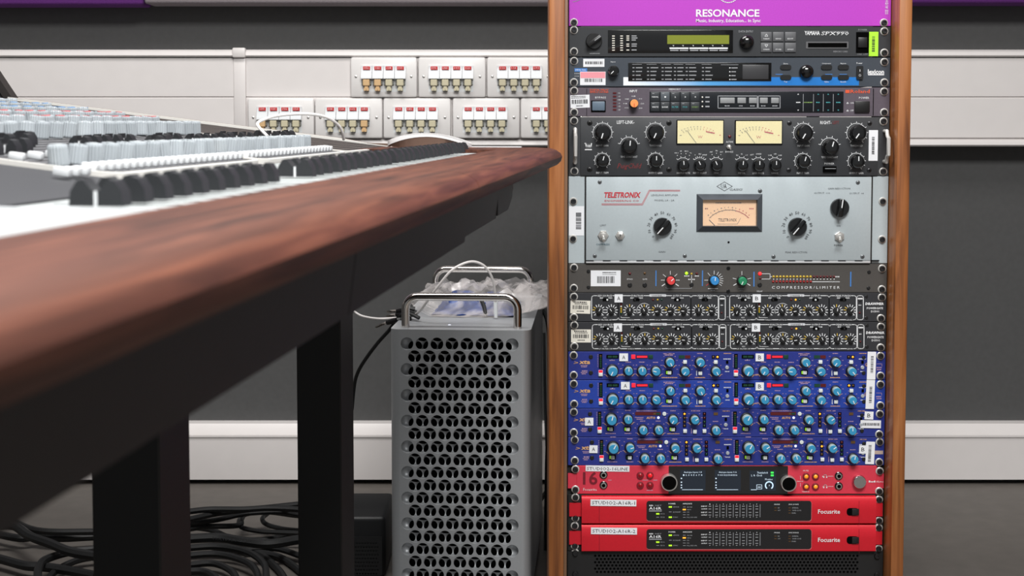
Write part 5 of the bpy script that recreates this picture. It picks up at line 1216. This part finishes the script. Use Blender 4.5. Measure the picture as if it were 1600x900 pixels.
# rimmed channel banks on the sloping surface
def bank(s0, s1, dark):
    a0, a1 = .366, .935; b = MB(); rr = .022
    ol = round_rect(a0, a1, s0, s1, rr, 5); inn = round_rect(a0 + .005, a1 - .005, s0 + .005, s1 - .005, rr - .005, 5); n = len(ol)
    vs = [CL(a, s, hs(a) + .004) for a, s in ol] + [CL(a, s, hs(a) - .0012) for a, s in ol] + [CL(a, s, hs(a) - .0012) for a, s in inn] + [CL(a, s, hs(a)) for a, s in inn]
    fs = []
    for k in range(3):
        for i in range(n): j = (i + 1) % n; fs.append((k * n + i, k * n + j, (k + 1) * n + j, (k + 1) * n + i))
    b.add(vs, fs); o = cpart('bank_rim', b.mesh('bank_rim', rim))
    b = MB(); b.add([CL(a, s, hs(a) + .0002) for a, s in inn], [tuple(range(n))]); ps = cpart('bank_surface', b.mesh('bank_surface', dark, fix=False))
    q = MB()
    for a in [.376 + .0125 * k for k in range(44)]:
        if a < a1 - .02: q.add([CL(a, s0 + .012, hs(a) - .0001), CL(a, s1 - .012, hs(a) - .0001), CL(a + .0022, s1 - .012, hs(a + .0022) - .0001), CL(a + .0022, s0 + .012, hs(a + .0022) - .0001)], [(0, 1, 2, 3)])
    for k in range(1, 12):
        s = s0 + .014 - .01425 + k * .0285
        if s < s1 - .01: q.add([CL(.38, s, hs(.38) - .0001), CL(.38, s + .0009, hs(.38) - .0001), CL(a1 - .02, s + .0009, hs(a1 - .02) - .0001), CL(a1 - .02, s, hs(a1 - .02) - .0001)], [(0, 1, 2, 3)])
    tag(cpart('bank_legend', q.mesh('bank_legend', lineM if s1 < 1.7 else mat('stripe_tan', (116, 106, 100), .8), False, False)), kind='stuff')
b = MB(); b.add([CL(a, s, hs(a) + .002) for a, s in ((.30, -.3), (.30, BK[1] - .004), (.366, BK[1] - .004), (.94, BK[1] - .004), (.94, -.3), (.366, -.3))], [(0, 1, 2, 5), (5, 2, 3, 4)]); cpart('master_surface', b.mesh('master_surface', mat('console_dark', (62, 63, 66), .7, spec=.25), fix=False))
for i in range(1, 4): bank(BK[i], BK[i + 1] - .004, mat('console_dark2', (58, 55, 55), .8, spec=.15) if i == 3 else dg)
# far end cheek trim, following the slope
b = MB(); pr = [(.30, H0 - .002), (.41, .0305)] + [(a, hs(a) - .0035) for a in (.45, .7, .945)]
prof(b, pr + [(.945, .14), (.45, .16), (.30, .07)], SEND - .012, SEND); cpart('end_panel', b.mesh('end_panel', mat('end_bronze', (110, 88, 76), .45)))
b = MB(); prof(b, [(a, h - .0002) for a, h in pr[1:]] + [(a, h + .003) for a, h in reversed(pr[1:])], SEND - .0155, SEND - .0115); cpart('end_trim', b.mesh('end_trim', rim))
# knobs, buttons, fader caps
kg = mat('knob_grey', (168, 175, 180), .42); kt = {m: mat('knob_top_' + m, c, .45) for m, c in (('grey', (172, 178, 181)), ('red', (186, 100, 102)), ('blue', (104, 142, 184)))}
def gknob(top):
    b = MB(); r, h = .0072, .0150
    b.lathe([(r * .92, 0), (r, .0012), (r, .0022), (r * .97, h * .9), (r * .9, h), (0, h)], 40, rib=.075)
    b.lathe([(r * .5, h - .0005), (r * .46, h + .0006), (0, h + .0006)], 14, 1)
    b.v = [(x, z, -y) for x, y, z in b.v]          # stand the knob up
    b.box(-.0007, .0007, -r * .9, 0, h, h + .0007, 1); return b.mesh('channel_knob', [kg, kt[top]], smooth=False)
GK = {k: gknob(k) for k in kt}
tilt = (0, math.atan(SL), 0)
for bi, i in enumerate((1, 2)):
    for ri, (a, top) in enumerate(((.415, 'grey'), (.55, 'grey'), (.60, 'red'), (.645, 'red'), (.69, 'blue'), (.735, 'blue'), (.78, 'grey'), (.825, 'grey'), (.87, 'grey'))):
        for k in range(12):
            s = BK[i] + .016 + k * .0285; cpart('channel_knob', GK[top], CL(a, s, hs(a)), rot=(0, tilt[1], random.uniform(-2, 2)))
def fcap(w=.0105, L=.026, H=.0125, light=True):
    b = MB(); hw = w / 2; up = [(-L / 2, 0), (-L / 2 + .0008, H * .55), (-L / 2 + .004, H * .95), (-L / 2 + .007, H), (-.0022, H * .62), (0, H * .55), (.0022, H * .62), (L / 2 - .007, H), (L / 2 - .004, H * .95), (L / 2 - .0008, H * .55), (L / 2, 0)]
    b.prism(up, 1, -hw, hw); b.box(-.0007, .0007, -hw - .0003, hw + .0003, 0, H * .56, 1)
    return b.mesh('fader_cap', [mat('cap_rubber', (36, 38, 41), .6), M['white']])
FC = fcap(); FS = fcap(.010, .019, .0105)
for i in range(4):
    for k in range((10, 12, 12, 5)[i]):
        s = (.596 + k * .0276) if i == 0 else BK[i] + .045 + k * .0285
        a = .254 + random.uniform(-.0012, .0012) if i else .255
        if s < 1.73: cpart('fader_cap', FC, CL(a, s, .0400 - .0012))
for i in (0, 1, 2, 3):
    for k in range(12):
        if i == 3 and k > 6: continue
        s = BK[i] + .016 + k * .0285; a = .485 if i != 1 else (.478 if k < 4 else .515 if k < 7 else .485)
        if i == 0: continue
        a += random.uniform(-.006, .012)
        cpart('short_fader_cap', FS, CL(a, s, hs(a)), rot=tilt)
b = MB(); b.box(-.0055, .0055, -.0036, .0036, 0, .0056, bevel=.0009); PB = b.mesh('push_button', M['cream'])
for i in (0, 1, 2):
    for k in range(24):
        s = BK[i] + .010 + k * .01425
        if i == 0 and (k < 18): continue
        a = .390 if i else .381; 
        if i == 0 and k > 20: continue
        cpart('push_button', PB, CL(a, s, hs(a)), rot=tilt)
b = MB(); b.box(-.0055, .0055, -.003, .003, 0, .0055, bevel=.0012); PL = b.mesh('lever_button', M['cream'])
for i in (1, 2):
    for k in range(12): cpart('lever_button', PL, CL(.448, BK[i] + .02 + k * .0285, hs(.448)), rot=tilt)
# meter bridge behind the surface
s0, s1 = -.3, SEND - .004; hb = hs(.936)
b = MB(); prof(b, [(.953, hb), (1.017, hb - .094), (1.06, hb - .094), (1.06, .05), (.953, .05)], s0, s1); cpart('meter_bridge', b.mesh('meter_bridge', mat('bridge_grey', (44, 45, 47), .5)))
b = MB(); prof(b, [(.934, hb + .004), (.999, hb - .092), (1.012, hb - .092), (.947, hb + .004)], s1 - .01, s1 + .01); cpart('bridge_end', b.mesh('bridge_end', mat('bridge_dark', (46, 42, 40), .5)))
b = MB(); b.tube([CL(.9485, s1 - .002, hb - .0005), CL(1.0135, s1 - .002, hb - .094)], .002, 8, smooth=0); cpart('bridge_trim', b.mesh('bridge_trim', M['steel']))

# ------------------------------------------------------------------ mouse and white cable on the console
mp = cw(.299, 1.765, H0 - .0006)
ms_ = thing('computer_mouse', 'low white computer mouse with a glossy curved top at the far end of the console', 'mouse', tuple(mp), rotz=TH)
def mouse_shell(scale, z0, z1f, m, name):
    b = MB(); nx, ny = 28, 14; L, Wd = .113 * scale, .057 * scale; vs = []
    def zt(u, v): return .0172 * (math.sin(PI * (.06 + .9 * u) ** .88)) ** .75 * (1 - .12 * (2 * v - 1) ** 2)
    rows = []
    for i in range(nx + 1):
        u_ = i / nx; x = -L / 2 + L * u_; wv = Wd / 2 * (1 - abs(2 * u_ - 1) ** 4.2) ** .42
        rows.append([(x, -wv + 2 * wv * j / ny, u_, j / ny) for j in range(ny + 1)])
    for side in (0, 1):
        for r in rows:
            for x, y, u_, v_ in r:
                t = zt(u_, v_); vs.append((x, y, (z0(u_) if side == 0 else z1f(u_, t)) ))
    n = (nx + 1) * (ny + 1); fs = []; w = ny + 1
    for i in range(nx):
        for j in range(ny):
            fs.append((i * w + j, (i + 1) * w + j, (i + 1) * w + j + 1, i * w + j + 1)); fs.append((n + i * w + j, n + i * w + j + 1, n + (i + 1) * w + j + 1, n + (i + 1) * w + j))
        for j in (0, ny): fs.append((i * w + j, (i + 1) * w + j, n + (i + 1) * w + j, n + i * w + j))
    b.add(vs, fs); o = bpy.data.objects.new(name, b.mesh(name, m)); COL.objects.link(o); o.parent = ms_; return o
edge = lambda u_: .0012 + .0140 * math.sin(PI * u_) ** .8
mouse_shell(1.0, edge, lambda u_, t: max(edge(u_) + .0006, .003 + t), mat('mouse_white', (236, 236, 236), .12, coat=.5), 'top_shell')
mouse_shell(.965, lambda u_: .0004 + .0014 * (2 * u_ - 1) ** 4 * 3, lambda u_, t: edge(u_) - .0003 if edge(u_) > .006 else edge(u_), mat('mouse_alu_reflection', (150, 120, 106), .18, .9), 'base_shell')  # brown reflection on the metal is put into its base colour
cable('white_console_cable', 'white cable looping over the grey knobs near the far end of the console', [P(418, 213, 1.60), P(412, 207, 1.61), P(404, 198, 1.62), P(403, 192, 1.63), P(412, 187, 1.64), P(432, 181, 1.66), P(462, 178, 1.68), P(492, 179, 1.7), P(514, 185, 1.72), P(529, 196, 1.74), P(535, 207, 1.75), P(537, 218, 1.76)], .0019, mat('white_lead', (232, 230, 228), .4))
for m_ in (arm_w,): m_.node_tree.nodes['Principled BSDF'].inputs['Specular IOR Level'].default_value = .28
